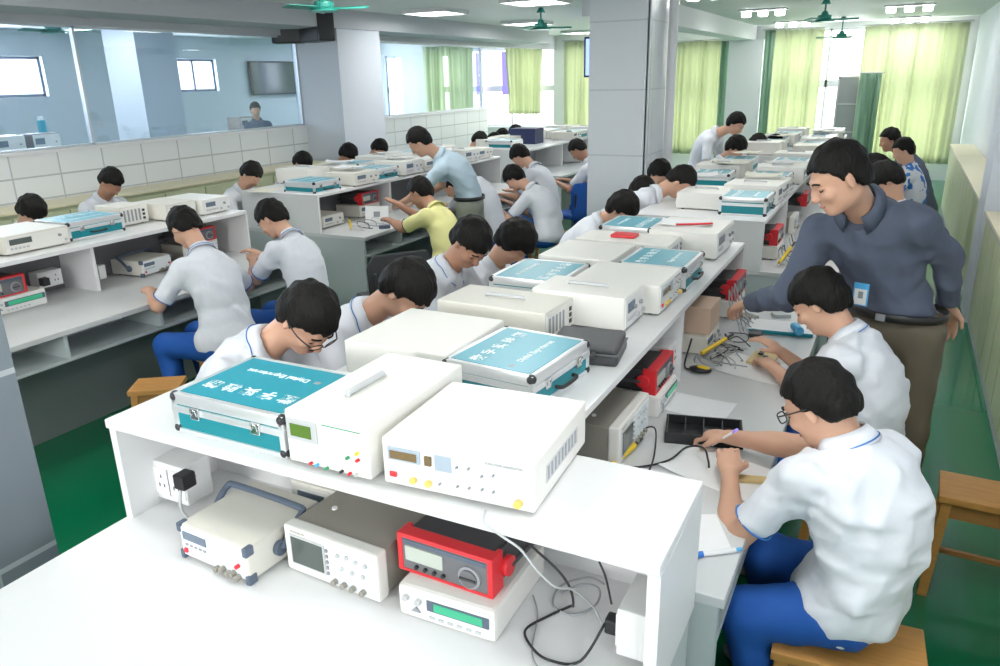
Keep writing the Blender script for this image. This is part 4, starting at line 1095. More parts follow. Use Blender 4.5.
trainer_case('pale teal case at the far left end of the nearest shelf', (-1.30, 4.22, SH), L_, W=.36, D=.30, H=.118, textrot=0)
o = MB().box(-.065, .065, -.045, .045, 0, .016, .007, 3).build('red_pouch', 'red'); o.location = (-1.22, 3.80, SH+.116); tag(o, 'small red pouch on top of the slotted ivory instrument', 'pouch')
sheet('loose white sheet on the tall ivory box at the shelf end', -.99, 4.15, SH+.141, .2, .26, .19, 'paper', curl=.01)
o = MB().box(-.10, .10, -.012, .012, 0, .008, .003).build('red_ruler', 'red'); o.location = (-.93, 4.10, SH+.145); o.rotation_euler = (0, 0, .5); tag(o, 'short red ruler lying on papers at the end of the nearest shelf', 'ruler')
# second bench of the right row
trainer_case('upright stacked teal and silver case at the near end of the second right bench', (-.885, 5.46, SH), R_, W=.36, D=.31, H=.125, textrot=0)
bench_instrument('ivory instrument with top handle beside the silver banded case', (-1.20, 5.63, SH), L_, W=.42, D=.33, H=.12, handle=True, top_handle_dir='Y')
kinds = [('bench_instrument', .12), ('case', .118), ('gen', .125), ('bench_instrument', .12)]
cols = ['nearest', 'second', 'third', 'fourth', 'fifth', 'sixth', 'seventh']
rsx = random.Random(4)
def row(cx, y, y1, side, where, grp, pitch=.40, start=0):
    k = start
    while y+pitch*.9 < y1:
        x = cx+side*(.25+rsx.uniform(-.02, .02)); rz = (R_ if side > 0 else L_)+rsx.uniform(-.05, .05); yy = y+pitch/2; n = k-start
        if k % 3 == 1: trainer_case('teal carrying case on the %s' % where, (x, yy, SH), rz, W=.35, D=.31, H=.115, group=grp+' teal cases', textrot=0 if side > 0 else PI, detail=abs(cx-AX) > 1 and y < 7 or y < 7)
        elif k % 3 == 2: bench_instrument('tall ivory box on the %s' % where, (x, yy, SH), rz, W=.34, D=.38, H=.145, group=grp+' tall boxes', handle=True, top_handle_dir='Y')
        else: bench_instrument('low ivory box with display on the %s' % where, (x, yy, SH), rz, W=.36, D=.36, H=.12, group=grp+' low boxes', m='ivory_old')
        y += pitch; k += 1
row(AX, 5.72, 8.5, 1, 'aisle side of the second right bench shelf', 'second bench aisle side', start=2)
row(AX, 6.55, 8.5, -1, 'left side of the second right bench shelf', 'second bench left side', start=1)
row(AX, 9.35, 12.7, 1, 'aisle side of the farthest right bench shelf', 'third bench aisle side')
row(AX, 9.35, 12.7, -1, 'left side of the farthest right bench shelf', 'third bench left side', start=2)
for i, (x, y) in enumerate(((-.92, 6.3), (-1.38, 6.2), (-1.30, 7.1), (-.90, 7.3), (-1.36, 8.1), (-.93, 10.0), (-1.36, 10.4), (-.95, 11.3))):
    sheet('loose white sheet on instruments of the rear right row benches', x, y, SH+.152, .3*i, .28, .21, 'paper' if i % 2 else 'paper_c', 'sheets on the rear right shelves', curl=.015)
# ------------------------------------------------------------------ left row shelf contents, fronts to +X at x=-4.5
G = None
bench_instrument('ivory box cut by the left picture edge on the left bench shelf', (-4.69, 2.27, SH), R_, W=.38, D=.38, H=.115)
bench_instrument('ivory box with dark slot display, left of the blue topped case', (-4.70, 2.73, SH), R_, W=.40, D=.40, H=.115, m='ivory_old', disp='crt', knobs=2)
trainer_case('case with busy latches on the left bench shelf between two ivory boxes', (-4.72, 3.16, SH), R_, W=.40, D=.34, H=.118, textrot=0)
bench_instrument('small upright ivory module with dark slots right of the latched case', (-4.80, 3.54, SH), R_, W=.22, D=.26, H=.135, slots=True, m='ivory_old')
bench_instrument('cream box with small screen behind the back of the seated white shirt', (-4.72, 3.83, SH), R_, W=.26, D=.36, H=.12, m='ivory_old', disp='crt')
bench_instrument('long low ivory box at the far end of the left bench shelf', (-4.70, 4.11, SH), R_, W=.27, D=.42, H=.115, knobs=3)
sheet('red and white exercise book open beside the latched case', -5.12, 3.1, SH+.001, .2, .24, .17, 'paper_c', curl=.01)
o = MB().box(-.09, .09, -.02, .02, 0, .02, .004).build('red_tool_roll', 'red'); o.location = (-5.05, 3.55, SH); o.rotation_euler = (0, 0, .3); tag(o, 'slim red tool roll at the back of the left bench shelf', 'tool roll')
for i, y in enumerate((2.4, 2.85, 3.9, 4.1)):
    sheet('pale exercise sheet on the far half of the left bench shelf', -5.07, y, SH+.001, .2*i, .24, .18, 'paper_c', 'exercise sheets on the left bench', curl=.01)
# middle bench of the left row
trainer_case('silver banded teal case on the near corner of the middle bench', (-4.60, 5.32, SH), R_-.05, W=.34, D=.36, H=.10, textrot=0)
sheet('yellow green sheet hanging over the near end of the middle bench shelf', -5.05, 5.20, SH+.001, .3, .22, .28, 'paper_c')
row(BX, 5.62, 8.5, 1, 'near side of the middle left bench shelf', 'middle left bench', start=0)
row(BX, 5.55, 8.5, -1, 'far side of the middle left bench shelf', 'middle left bench rear', start=2)
for i, (x, y) in enumerate(((-4.6, 5.85), (-5.0, 6.2), (-4.6, 6.7), (-5.05, 7.2), (-4.6, 7.6))):
    sheet('loose white sheet on top of the middle left bench instruments', x, y, SH+.152, .4*i, .29, .21, 'paper', 'sheets on the middle left bench', curl=.015)
# third bench of the left row
trainer_case('teal case at the near end of the third left bench', (-4.85, 9.62, SH), R_, W=.36, D=.40, H=.11, textrot=0)
t = root('storage_box', (-4.85, 10.35, SH), 0, 'small dark blue box standing on the third left bench', 'box'); part(t, 'box_body', 'navy_box', -.20, .20, -.15, .15, 0, .17, .004); part(t, 'lid', 'navy_box', -.205, .205, -.155, .155, .17, .215, .004)
row(BX, 10.9, 12.8, 1, 'near side of the third left bench shelf', 'third left bench', start=0)
row(BX, 9.9, 12.8, -1, 'far side of the third left bench shelf', 'third left bench rear', start=0)
bench_instrument('ivory instrument at the near end of the third bench, far side', (-5.1, 9.62, SH), L_, W=.36, D=.2, H=.12)
t = root('school_bag', (-4.45, 11.0, DK), .3, 'pale grey school bag with a loop handle near the central column', 'bag')
mb = MB(); mb.box(-.2, .2, -.13, .13, 0, .36, .07, 3); mb.build('bag_body', 'lgrey', t, True)
mb = MB(); mb.tube([(-.06, 0, .35), (-.04, 0, .45), (.04, 0, .45), (.06, 0, .35)], .012, 8); mb.build('loop_handle', 'mgrey', t, True)
# ------------------------------------------------------------------ under the front shelf
handled_generator('old ivory signal generator with dark swing handle under the front shelf', (-1.495, 1.335, DK), -.06, W=.265, D=.27, H=.108)
bench_instrument('taupe topped spare instrument standing behind the swing handle generator', (-1.34, 1.555, DK), .0, W=.30, D=.12, H=.13, m='ivory_old')
oscilloscope('ivory oscilloscope with dark square screen under the front shelf', (-1.165, 1.42, DK), -.05, W=.315, D=.28, H=.142)
frequency_counter('flat white counter with green lit display below the red meter', (-.825, 1.42, DK), .02, W=.265, D=.30, H=.088)
bench_multimeter('red framed bench multimeter stacked on the flat white counter', (-.845, 1.455, DK+.088), -.03, W=.27, D=.28, H=.105)
socket_box('white socket box with black plug at the left end below the shelf', (-1.875, 1.43, DK+.02), .0, W=.14, D=.10, H=.13)
plug('black plug in the left socket box beside the swing handle generator', (-1.785, 1.39, DK+.125), .0, 1.0)
cable('grey lead running from the left plug behind the generator', [(-1.785, 1.345, DK+.10), (-1.775, 1.33, DK+.04), (-1.72, 1.34, DK+.006), (-1.66, 1.40, DK+.006), (-1.60, 1.50, DK+.006)], .005, 'lgrey')
socket_box('white socket box by the right end panel, half hidden below the shelf', (-.380, 1.39, DK+.04), -PI/2, W=.14, D=.07, H=.12)
plug('black plug pushed into the right hand socket box', (-.415, 1.37, DK+.075), -PI/2, .8)
cable('grey lead hanging from the shelf edge to the table right of the red meter', [(-.72, 1.30, SH+.004), (-.70, 1.258, SH+.002), (-.66, 1.258, SH-.02), (-.62, 1.27, 1.03), (-.585, 1.28, .98), (-.56, 1.32, .92), (-.55, 1.40, .86), (-.52, 1.46, .78), (-.49, 1.44, DK+.006)], .0028, 'lgrey')
cable('thick black lead curling over the table from the right plug', [(-.458, 1.37, DK+.07), (-.49, 1.30, DK+.008), (-.55, 1.275, DK+.006), (-.60, 1.29, DK+.006), (-.645, 1.34, DK+.006), (-.615, 1.41, DK+.006), (-.58, 1.46, DK+.01), (-.555, 1.42, DK+.05), (-.555, 1.40, .86), (-.585, 1.40, .90), (-.65, 1.40, .945), (-.70, 1.42, .955)], .0032, 'black')
cable('thin black lead looped against the back panel near the right socket', [(-.44, 1.50, DK+.17), (-.48, 1.54, DK+.20), (-.525, 1.55, DK+.19), (-.54, 1.53, DK+.14), (-.50, 1.49, DK+.10), (-.47, 1.45, DK+.06)], .0028, 'char')
cable('coiled thin grey lead lying behind the right socket box', [(-.62, 1.50, DK+.006), (-.58, 1.54, DK+.02), (-.53, 1.53, DK+.03), (-.52, 1.48, DK+.02), (-.56, 1.44, DK+.006), (-.62, 1.45, DK+.006), (-.63, 1.52, DK+.012), (-.57, 1.56, DK+.03), (-.52, 1.54, DK+.04)], .003, 'mgrey')
cable('very thin grey lead trailing across the table under the shelf', [(-.68, 1.46, DK+.01), (-.64, 1.40, DK+.005), (-.60, 1.28, DK+.005), (-.55, 1.24, DK+.005), (-.50, 1.28, DK+.01)], .002, 'mgrey')
sheet('pale lilac sheet at the bottom left corner of the front table', -1.62, .62, DK, .5, .30, .21, 'paper_b')
# ------------------------------------------------------------------ right desk of the first bench
oscilloscope('ivory oscilloscope facing the right aisle, closest under the long shelf', (-.83, 2.36, DK), R_, W=.34, D=.26, H=.145)
bench_multimeter('red framed meter under the long shelf behind the aisle oscilloscope', (-.83, 2.76, DK+.088), R_, W=.25, D=.25, H=.10)
frequency_counter('flat white counter beneath the second red meter', (-.83, 2.76, DK), R_, W=.27, D=.28, H=.088)
# ------------------------------------------------------------------ things on the right desk
sheet('white sheet lying behind the black tray on the right desk', -.60, 2.80, DK, -.1, .30, .19, 'paper_b', curl=.004)
t = root('component_tray', (-.50, 2.55, DK), .22, 'black open parts tray on the right desk by the writing hand', 'tray')
part(t, 'tray_floor', 'black', -.13, .13, -.08, .08, 0, .006)
mb = MB()
for y in (-1, 1): mb.box(-.135, .135, y*.08-.004, y*.08+.004, 0, .04, .002)
for x in (-1, 1): mb.box(x*.131-.004, x*.131+.004, -.08, .08, 0, .04, .002)
mb.build('tray_rim', 'black', t)
for k in range(3): part(t, 'tray_divider', 'char', -.065+k*.065-.002, -.065+k*.065+.002, -.076, .076, .006, .034)
part(t, 'tray_insert', 'dgrey', .0, .06, -.06, .02, .006, .022, .003)
sheet('open exercise sheets under the hands of the nearest student', -.375, 2.31, DK, -.35, .36, .24, 'paper', curl=.008)
o = MB().box(-.055, .055, -.018, .018, 0, .012, .003).build('wooden_block', 'bamboo'); o.location = (-.29, 2.285, DK+.003); o.rotation_euler = (0, 0, .25); tag(o, 'pale wooden strip on the paper by the left hand of the nearest student', 'wood strip')
probe('yellow probe leaning beside the closest aisle oscilloscope', (-.725, 2.13, DK+.014), (-.685, 2.40, DK+.022))
cable('black lead from the closest yellow probe across the right desk', [(-.685, 2.40, DK+.022), (-.69, 2.47, DK+.03), (-.65, 2.45, DK+.04), (-.61, 2.30, DK+.02), (-.60, 2.20, DK+.006)], .003)
cable('pair of black leads running from the shelf to the nearest student', [(-.72, 2.20, DK+.006), (-.64, 2.22, DK+.006), (-.56, 2.30, DK+.01), (-.52, 2.38, DK+.03), (-.46, 2.36, DK+.05), (-.43, 2.30, DK+.04), (-.42, 2.27, DK+.03)], .0035)
sheet('white sheet near the right end panel of the front shelf', -.365, 1.93, DK, .45, .13, .19, 'paper')
t = root('marker_pen', (-.355, 1.80, DK+.010), .65, 'white marker with blue cap beside the right end panel', 'pen')
mb = MB(); mb.cyl((0, 0, 0), .0085, .05, 'X', 12); mb.build('pen_cap', 'blue', t, 'auto'); mb = MB(); mb.cyl((.07, 0, 0), .007, .10, 'X', 12); mb.build('pen_barrel', 'white_pl', t, 'auto'); mb = MB(); mb.cyl((.128, 0, 0), .005, .02, 'X', 12); mb.build('pen_end', 'sky', t, 'auto')
o = MB().box(-.10, .11, -.11, .11, 0, .125, .002).build('wooden_box', 'plywood'); o.location = (-.785, 3.52, DK+.095); tag(o, 'pinkish plain wooden box touched by the standing teacher', 'wooden box')
bench_instrument('ivory instrument with black strap under the plain wooden box', (-.82, 3.52, DK), R_, W=.30, D=.28, H=.093, m='ivory_old')
bench_multimeter('red framed meter beyond the wooden box under the long shelf', (-.80, 4.14, DK+.10), R_, W=.27, D=.27, H=.11)
bench_instrument('ivory instrument below the far red meter under the long shelf', (-.81, 4.14, DK), R_, W=.30, D=.28, H=.098)
socket_box('white socket box against the middle divider of the right desk', (-.77, 2.965, DK+.07), R_, W=.12, D=.08, H=.12)
probe('yellow probe lying on tangled leads in front of the wooden box', (-.695, 3.30, DK+.03), (-.60, 3.60, DK+.05))
t = root('yellow_gauge', (-.655, 3.17, DK), 0, 'small black and yellow oval gauge on the right desk', 'gauge')
mb = MB(); mb.sph((0, 0, .014), .036, 18, (1.4, .9, .40)); mb.build('gauge_body', 'black', t, True); mb = MB(); mb.sph((.010, 0, .022), .026, 18, (1.25, .75, .36)); mb.build('gauge_face', 'yellow', t, True)
cable('black lead from the shelf divider to the oval yellow gauge', [(-.72, 3.26, DK+.12), (-.735, 3.22, DK+.02), (-.72, 3.18, DK+.006), (-.69, 3.165, DK+.010)], .004)
rs_ = random.Random(9)
for i in range(9):
    x, y = -.58+rs_.uniform(-.07, .07), 3.42+rs_.uniform(-.16, .16); pts = [(x, y, DK+.006)]
    for k in range(7):
        x = min(max(x+rs_.uniform(-.09, .09), -.70), -.36); y = min(max(y+rs_.uniform(-.10, .10), 3.14), 3.72); pts.append((x, y, DK+.006+rs_.uniform(0, .03)))
    cable('thin tangled test lead on the right desk below the teacher hand', pts, .0028, ('black', 'mgrey', 'lgrey')[i % 3], 'tangled test leads')
for i in range(4):
    y = 3.62+i*.07; cable('grey lead climbing to the shelf beyond the teacher hand', [(-.58, y+.1, DK+.01), (-.63, y+.12, DK+.15), (-.65, y+.08, DK+.24), (-.635, y+.13, DK+.10), (-.54, y+.16, DK+.006)], .003, ('lgrey', 'mgrey')[i % 2], 'climbing grey leads')
sheet('white lab sheet under the circuit board of the second student', -.42, 3.30, DK, -.25, .36, .26, 'paper', curl=.01)
t = root('circuit_board', (-.43, 3.43, DK+.004), -.1, 'pale yellow board with black parts in front of the second student', 'board')
part(t, 'board', 'bamboo', -.055, .055, -.08, .08, 0, .01, .001); part(t, 'chip', 'black', .0, .02, -.01, .012, .01, .018); part(t, 'chip', 'black', -.03, -.01, .03, .06, .01, .018)
t = root('tool_tray', (-.42, 3.92, DK), .1, 'white shallow tray with green rim beyond the second student', 'tray')
part(t, 'tray_body', 'paper', -.15, .15, -.10, .10, 0, .018, .003); part(t, 'tray_rim', 'teal', -.152, .152, -.104, -.098, .004, .022)
t = root('glue_bottle', (-.335, 3.84, DK+.018), .4, 'small clear blue bottle lying on the shallow tray', 'bottle')
mb = MB(); mb.cyl((0, 0, .022), .022, .09, 'Y', 16, bev=.005); mb.build('bottle_body', 'sky', t, 'auto'); mb = MB(); mb.cyl((0, .058, .022), .009, .03, 'Y', 12); mb.build('bottle_cap', 'white_pl', t, 'auto')
for i, (x, y) in enumerate(((-.52, 3.78), (-.60, 4.05), (-.45, 4.15))):
    o = MB().box(-.03, .03, -.045, .045, 0, .02, .004).build('small_module', ('char', 'taupe', 'lgrey')[i]); o.location = (x, y, DK); o.rotation_euler = (0, 0, i); tag(o, ('black small module left of the shallow tray', 'brown grey small module by the far red meter', 'pale small module behind the shallow tray')[i], 'module')
# second right bench, aisle side, under the shelf
bench_multimeter('red framed meter at the near end of the second right bench', (-.80, 5.62, DK+.10), R_, W=.27, D=.27, H=.11)
bench_instrument('ivory instrument under the red meter of the second right bench', (-.80, 5.62, DK), R_, W=.30, D=.28, H=.098)
probe('yellow probe upright among leads at the second right bench', (-.62, 5.22, DK+.03), (-.56, 5.55, DK+.12))
bench_multimeter('red framed meter deep under the shelf of the second right bench', (-.80, 7.4, DK+.10), R_, W=.27, D=.27, H=.11)
oscilloscope('ivory oscilloscope in the middle under the second right bench shelf', (-.80, 6.6, DK), R_, W=.30, D=.26, H=.14)
for i, (y, m) in enumerate(((6.35, 'paper_b'), (6.9, 'paper'), (7.8, 'paper_b'))): sheet('white exercise sheet on the aisle desk of the second right bench', -.42, y, DK, .2*i, .25, .33, m, 'exercise sheets on the second bench', curl=.01)
for i in range(7):
    y = 5.3+i*.13; cable('grey looped lead on the aisle desk of the second right bench', [(-.62, y, DK+.006), (-.57, y+.05, DK+.05), (-.50, y+.02, DK+.02), (-.53, y-.06, DK+.01), (-.60, y-.04, DK+.04), (-.63, y+.03, DK+.09)], .0035, ('lgrey', 'mgrey', 'black')[i % 3], 'looped leads on the second bench')
# left side desk of the first bench (mostly hidden) and left row under-shelf things
bench_multimeter('dark meter with red side at the left picture edge under the shelf', (-4.66, 2.48, DK+.10), R_, W=.28, D=.27, H=.11)
frequency_counter('white counter with green slot display below the dark meter on the left', (-4.655, 2.55, DK), R_, W=.34, D=.28, H=.098)
socket_box('white socket box under the left bench shelf beside the divider', (-4.70, 2.97-.12, DK+.06), R_, W=.16, D=.09, H=.10)
plug('black plug at the socket box under the left bench shelf', (-4.60, 2.76, DK+.12), PI/2, 1.0)
handled_generator('old generator with swing handle under the left bench shelf', (-4.66, 3.52, DK), R_+.1, W=.27, D=.28, H=.11)
oscilloscope('oscilloscope under the left bench shelf behind the seated students', (-4.66, 3.95, DK), R_, W=.30, D=.27, H=.14)
bench_multimeter('red framed meter between the two seated backs on the left bench', (-4.64, 3.94, DK+.14), R_, W=.27, D=.27, H=.10)
t = root('socket_box', (-4.62, 3.14, DK+.04), 0, 'small white switch box on the right face of the left divider', 'power socket'); part(t, 'housing', 'white_pl', -.03, .03, 0, .05, 0, .09, .003)
sheet('blue edged booklet by the elbow of the left seated back', -4.05, 3.28, DK, .3, .15, .21, 'paper', n=4)
o = MB().box(-.05, .05, -.025, .025, 0, .012, .003).build('eraser_case', 'sky'); o.location = (-4.02, 3.20, DK); tag(o, 'small sky blue case on the left desk beside the forearm', 'pencil case')
# middle bench, near side
bench_multimeter('red framed meter under the middle bench shelf behind the white board', (-4.62, 6.0, DK+.12), R_, W=.27, D=.27, H=.11)
bench_instrument('dim instrument below the red meter on the middle bench', (-4.64, 6.0, DK), R_, W=.33, D=.28, H=.12, m='ivory_old')
bench_instrument('grey white instrument at the near end under the middle bench shelf', (-4.62, 5.42, DK), R_, W=.30, D=.28, H=.11, m='ivory_old', knobs=3)
o = MB().box(-.11, .11, -.004, .004, 0, .15, .001).build('display_board', 'paper'); o.location = (-4.22, 5.72, DK); o.rotation_euler = (-.2, 0, .35); tag(o, 'white card standing upright before the student in yellow', 'card')
part(o, 'printed_square', 'mgrey', -.03, .03, -.0055, -.004, .05, .10)
probe('yellow pliers handle on the middle bench near its exposed end', (-4.18, 5.28, DK+.012), (-4.30, 5.42, DK+.09))
o = MB().box(-.05, .05, -.03, .03, 0, .03, .005).build('small_module', 'slate'); o.location = (-3.98, 5.50, DK); o.rotation_euler = (0, 0, .7); tag(o, 'dark slate module on the near corner desk of the middle bench', 'module')
for i in range(5):
    y = 5.35+i*.11; cable('looped lead on the near desk of the middle bench', [(-4.12, y, DK+.006), (-4.17, y+.05, DK+.03), (-4.24, y, DK+.05), (-4.18, y-.06, DK+.02), (-4.06, y-.03, DK+.006)], .004, ('lgrey', 'black', 'mgrey')[i % 3], 'looped leads on the middle bench')
# wall speakers on the left column
for k, (x, y, rz) in enumerate(((-7.0, 7.92, .5), (-6.52, 7.90, -.4))):
    t = root('wall_speaker', (x, y, 2.46), rz, ('left one of two black speakers on the left column, smaller', 'right one of two black speakers on the left column, larger')[k], 'speaker')
    s_ = (1.1, 1.5)[k]; part(t, 'speaker_box', 'black', -.17*s_, .17*s_, -.11, .11, 0, .22*s_, .02); part(t, 'grille', 'char', -.15*s_, .15*s_, -.118, -.11, .015, .205*s_, .004); part(t, 'bracket', 'dgrey', -.02, .02, .10, .16, .08, .12)
# television seen left of the central column; television in the outer room
t = root('television', (-4.42, 12.0, 1.97), 0, 'lit television with black frame just left of the central column', 'television')
part(t, 'television_frame', 'black', -.18, .8, -.03, .03, 0, .60, .008); part(t, 'screen', 'screen_on', -.15, .77, -.034, -.03, .03, .57); part(t, 'hanger', 'dgrey', .29, .33, -.02, .02, .58, H-1.97)
t = root('television', (XO+.06, 12.95, 1.76), PI/2, 'dark wall television in the outer room behind the glass', 'television')
part(t, 'television_frame', 'black', -.70, .70, -.04, .04, 0, .66, .01); part(t, 'screen', 'crt', -.67, .67, -.045, -.04, .03, .63)
# outer room tables
for i, (x, y) in enumerate(((-9.6, 5.6), (-9.9, 9.7))):
    t = root('side_table', (x, y, 0), PI/2, ('grey work table with gadgets in the outer room, seen left of the pale column', 'grey work table in the outer room, seen right of the pale column')[i], 'table')
    part(t, 'tabletop', 'laminate_grey', -.8, .8, -.35, .35, 1.17, 1.21, .004)
    for sx in (-1, 1):
        for sy in (-1, 1): part(t, 'leg', 'lgrey', sx*.74-.02, sx*.74+.02, sy*.30-.02, sy*.30+.02, 0, 1.17)
for i, (x, y, m) in enumerate(((-9.5, 5.05, 'slate'), (-9.5, 5.6, 'white_pl'), (-9.5, 6.05, 'dgrey'), (-9.8, 9.75, 'taupe'))):
    bench_instrument(('slate gadget at the left of the outer room table', 'white gadget in the middle of the outer room table', 'dark gadget at the right of the outer room table', 'brown grey gadget on the farther outer room table')[i], (x, y, 1.21), R_, W=.36, D=.3, H=.26, m=m, knobs=2)
t = root('clear_bottle', (-9.75, 6.28, 1.21), 0, 'small teal canister on the outer room table', 'canister'); mb = MB(); mb.cyl((0, 0, .2), .05, .4, seg=18); mb.build('canister_body', 'teal', t, 'auto'); mb = MB(); mb.cyl((0, 0, .42), .03, .05, seg=18); mb.build('canister_cap', 'white_pl', t, 'auto')
# ------------------------------------------------------------------ stools and chairs
stool('wooden stool under the nearest student at the bottom of the picture', (.05, 2.03, 0), .06, .45, .40, .26, None)
stool('empty wooden stool standing by the right wall cabinets', (.50, 3.13, 0), -.04, .45, .38, .23, None)
stool('wooden stool under the second student of the right aisle', (.02, 3.05, 0), .0, .45, .36, .28, None)
stool('empty wooden stool left of the white front table corner', (-3.46, 2.58, 0), .6, .45, .26, .20, None)
stool('wooden stool under the student with his back turned at the left bench', (-3.44, 3.12, 0), .1, .45, .34, .27, None)
stool('wooden stool under the second student at the left bench', (-3.36, 3.66, 0), .1, .45, .34, .27, None)
stool('pale wooden stool between the two white shirted backs and the first bench', (-3.18, 7.28, 0), .1, .45, .34, .27, None)
for i, y in enumerate((1.98, 2.46, 3.30, 3.78)): stool('wooden stool below a student on the left side of the first bench', (-2.36, y, 0), PI/2, .45, .30, .27, 'stools left of the first bench')
def chair(label, loc, rz, m):
    t = root('office_chair', loc, rz, label, 'chair')
    mb = MB(); mb.box(-.23, .23, -.22, .22, .42, .48, .03, 3); mb.build('seat', m, t, 'auto')
    mb = MB(); mb.prism([(-.24, .50), (-.20, .46), (.20, .46), (.24, .50), (.25, .76), (.20, .84), (-.20, .84), (-.25, .76)], .20, .235, 'XZ', .008)
    mb.build('backrest', m, t, 'auto')
    for x in (-1, 1):
        mb = MB(); mb.tube([(x*.2, .19, .46), (x*.2, .235, .6), (x*.2, .245, .72)], .012, 8); mb.build('back_post', 'char', t, True)
        for y in (-1, 1): mb = MB(); mb.tube([(x*.19, y*.17, .43), (x*.21, y*.2, .0)], .013, 8); mb.build('leg', 'char', t, True)
    return t
chair('black chair in the left aisle behind the student in yellow', (-3.22, 4.50, 0), -2.21, 'char')
chair('royal blue chair half hidden by the central column', (-3.30, 8.40, 0), -2.1, 'blue_tr')
# ------------------------------------------------------------------ people
def student(label, head, side, hip=None, chest=None, hands=None, look=None, res=.012, hair='crop', seed=1, shirt='shirt', trousers='blue_tr', **kw):
    """a seated student bent over a desk; SIDE +1 faces +X, -1 faces -X"""
    head = V3(*head); f = V3(side, 0, 0)
    if chest is None: chest = head-f*.15+V3(0, 0, -.155)
    chest = V3(*chest)
    if hip is None: hip = V3(chest[0]-side*.28, chest[1], .55)
    if hands is None:
        hy = .13
        hl = chest+f*.34; hands = ((hl[0], hl[1]+side*hy, .79), (hl[0], hl[1]-side*hy, .79))
    if look is None: look = (side*.62, 0, -.78)
    hip = V3(*hip)
    r = np.cross(f, V3(0, 0, 1))
    kL = hip+f*.40-r*.12+V3(0, 0, -.05); kR = hip+f*.40+r*.12+V3(0, 0, -.05)
    return person(label=label, hip=hip, chest=chest, head=head, look=look, fwd=f, handL=hands[0], handR=hands[1], kneeL=kL, kneeR=kR, footL=V3(kL[0]-side*.05, kL[1], .08), footR=V3(kR[0]-side*.05, kR[1], .08),
                  res=res, shirt=shirt, trousers=trousers, hair=hair, seed=seed, fingers=res < .0085, **kw)
# the teacher
person(label='teacher in slate blue shirt leaning over the desk with a badge', hip=(.08, 3.46, .985), chest=(-.09, 3.30, 1.475), head=(-.185, 3.085, 1.625), look=(-.78, -.42, -.50), fwd=(-.35, -.85, 0), chestfwd=(-.25, -.92, -.30),
       handL=(.27, 3.57, 1.05), handR=(-.52, 3.47, 1.00), poleL=(.55, .75, -.3), poleR=(-.1, -.3, -.6), kneeL=(.19, 3.42, .53), kneeR=(.0, 3.50, .53), footL=(.20, 3.48, .09), footR=(.02, 3.58, .09), scale=1.06, bulk=1.06, back=.03,
       res=.0065, shirt='shirt_grey', trousers='khaki', sleeves='long', tuck=True, belt=True, piping=None, collar_up=.42, hair='short', seed=4, curlR=.8, shoes='leather', headup=(.1, .1, 1))
t = root('pen', (-.405, 2.43, .80), 0, 'violet white pen held in the writing hand of the nearest student', 'pen')
mb = MB(); mb.tube([(-.045, .03, -.035), (.03, -.025, .055)], .0045, 8, False); mb.build('pen_barrel', 'paper_b', t, True); mb = MB(); mb.tube([(.03, -.025, .055), (.045, -.036, .073)], .005, 8, False); mb.build('pen_cap', 'violet', t, True)
# badge on the teacher's shirt
t = root('name_badge', (-.06, 3.19, 1.165), -.3, 'blue edged name badge hanging on the teacher shirt', 'badge')
part(t, 'badge_card', 'sky', -.028, .028, -.003, .003, -.045, .045, .002); part(t, 'badge_print', 'paper', -.023, .023, -.0045, -.003, -.040, .022); part(t, 'badge_photo', 'mgrey', -.008, .010, -.0055, -.0045, -.015, .012)
# right aisle
person(label='nearest student in glasses writing at the right desk, white shirt', hip=(.03, 2.10, .56), chest=(-.015, 2.12, 1.01), head=(-.11, 2.155, 1.11), look=(-.78, .30, -.62), fwd=(-.95, .22, 0), chestfwd=(-.72, .60, -.35),
       handL=(-.345, 2.215, .80), handR=(-.40, 2.455, .81), slv=.68, poleL=(.5, -.75, .12), poleR=(.2, .6, -.7), kneeL=(-.23, 1.96, .50), kneeR=(-.22, 2.28, .50), footL=(-.14, 1.98, .08), footR=(-.16, 2.30, .08),
       res=.0058, glasses=True, hair='short', seed=2, curlL=.7, curlR=.9, bulk=1.16, back=.08)
student('second student of the right aisle bending over wired boards', (-.20, 3.06, 1.155), -1, hip=(.0, 2.98, .56), chest=(-.075, 3.04, 1.03), hands=((-.36, 3.22, .80), (-.34, 3.34, .83)), look=(-.75, .15, -.66), res=.0065, seed=3, bulk=1.08, back=.07, hair='fringe', poleR=(.25, .35, -1), poleL=(.25, -.5, -1))
student('dark haired student hidden behind the teacher back, nearer one', (-.05, 5.75, 1.29), -1, chest=(.03, 5.76, 1.10), hip=(.12, 5.76, .55), res=.012, seed=11, hair='mop')
student('dark haired student hidden behind the teacher back, farther one', (-.13, 6.45, 1.27), -1, chest=(-.03, 6.46, 1.09), hip=(.10, 6.46, .55), res=.012, seed=12, hair='mop')
student('far student in white and blue patterned shirt near the cabinets', (.04, 8.35, 1.26), -1, chest=(.12, 8.36, 1.09), hip=(.16, 8.36, .55), scale=.93, res=.012, seed=13, look=(-.8, -.1, -.4), shirt='shirt_pattern')
student('farthest student in a dark shirt facing left by the wide curtain', (-.10, 9.45, 1.27), -1, res=.012, seed=14, shirt='shirt_grey', skin='skin_d', look=(-.85, -.2, -.3))
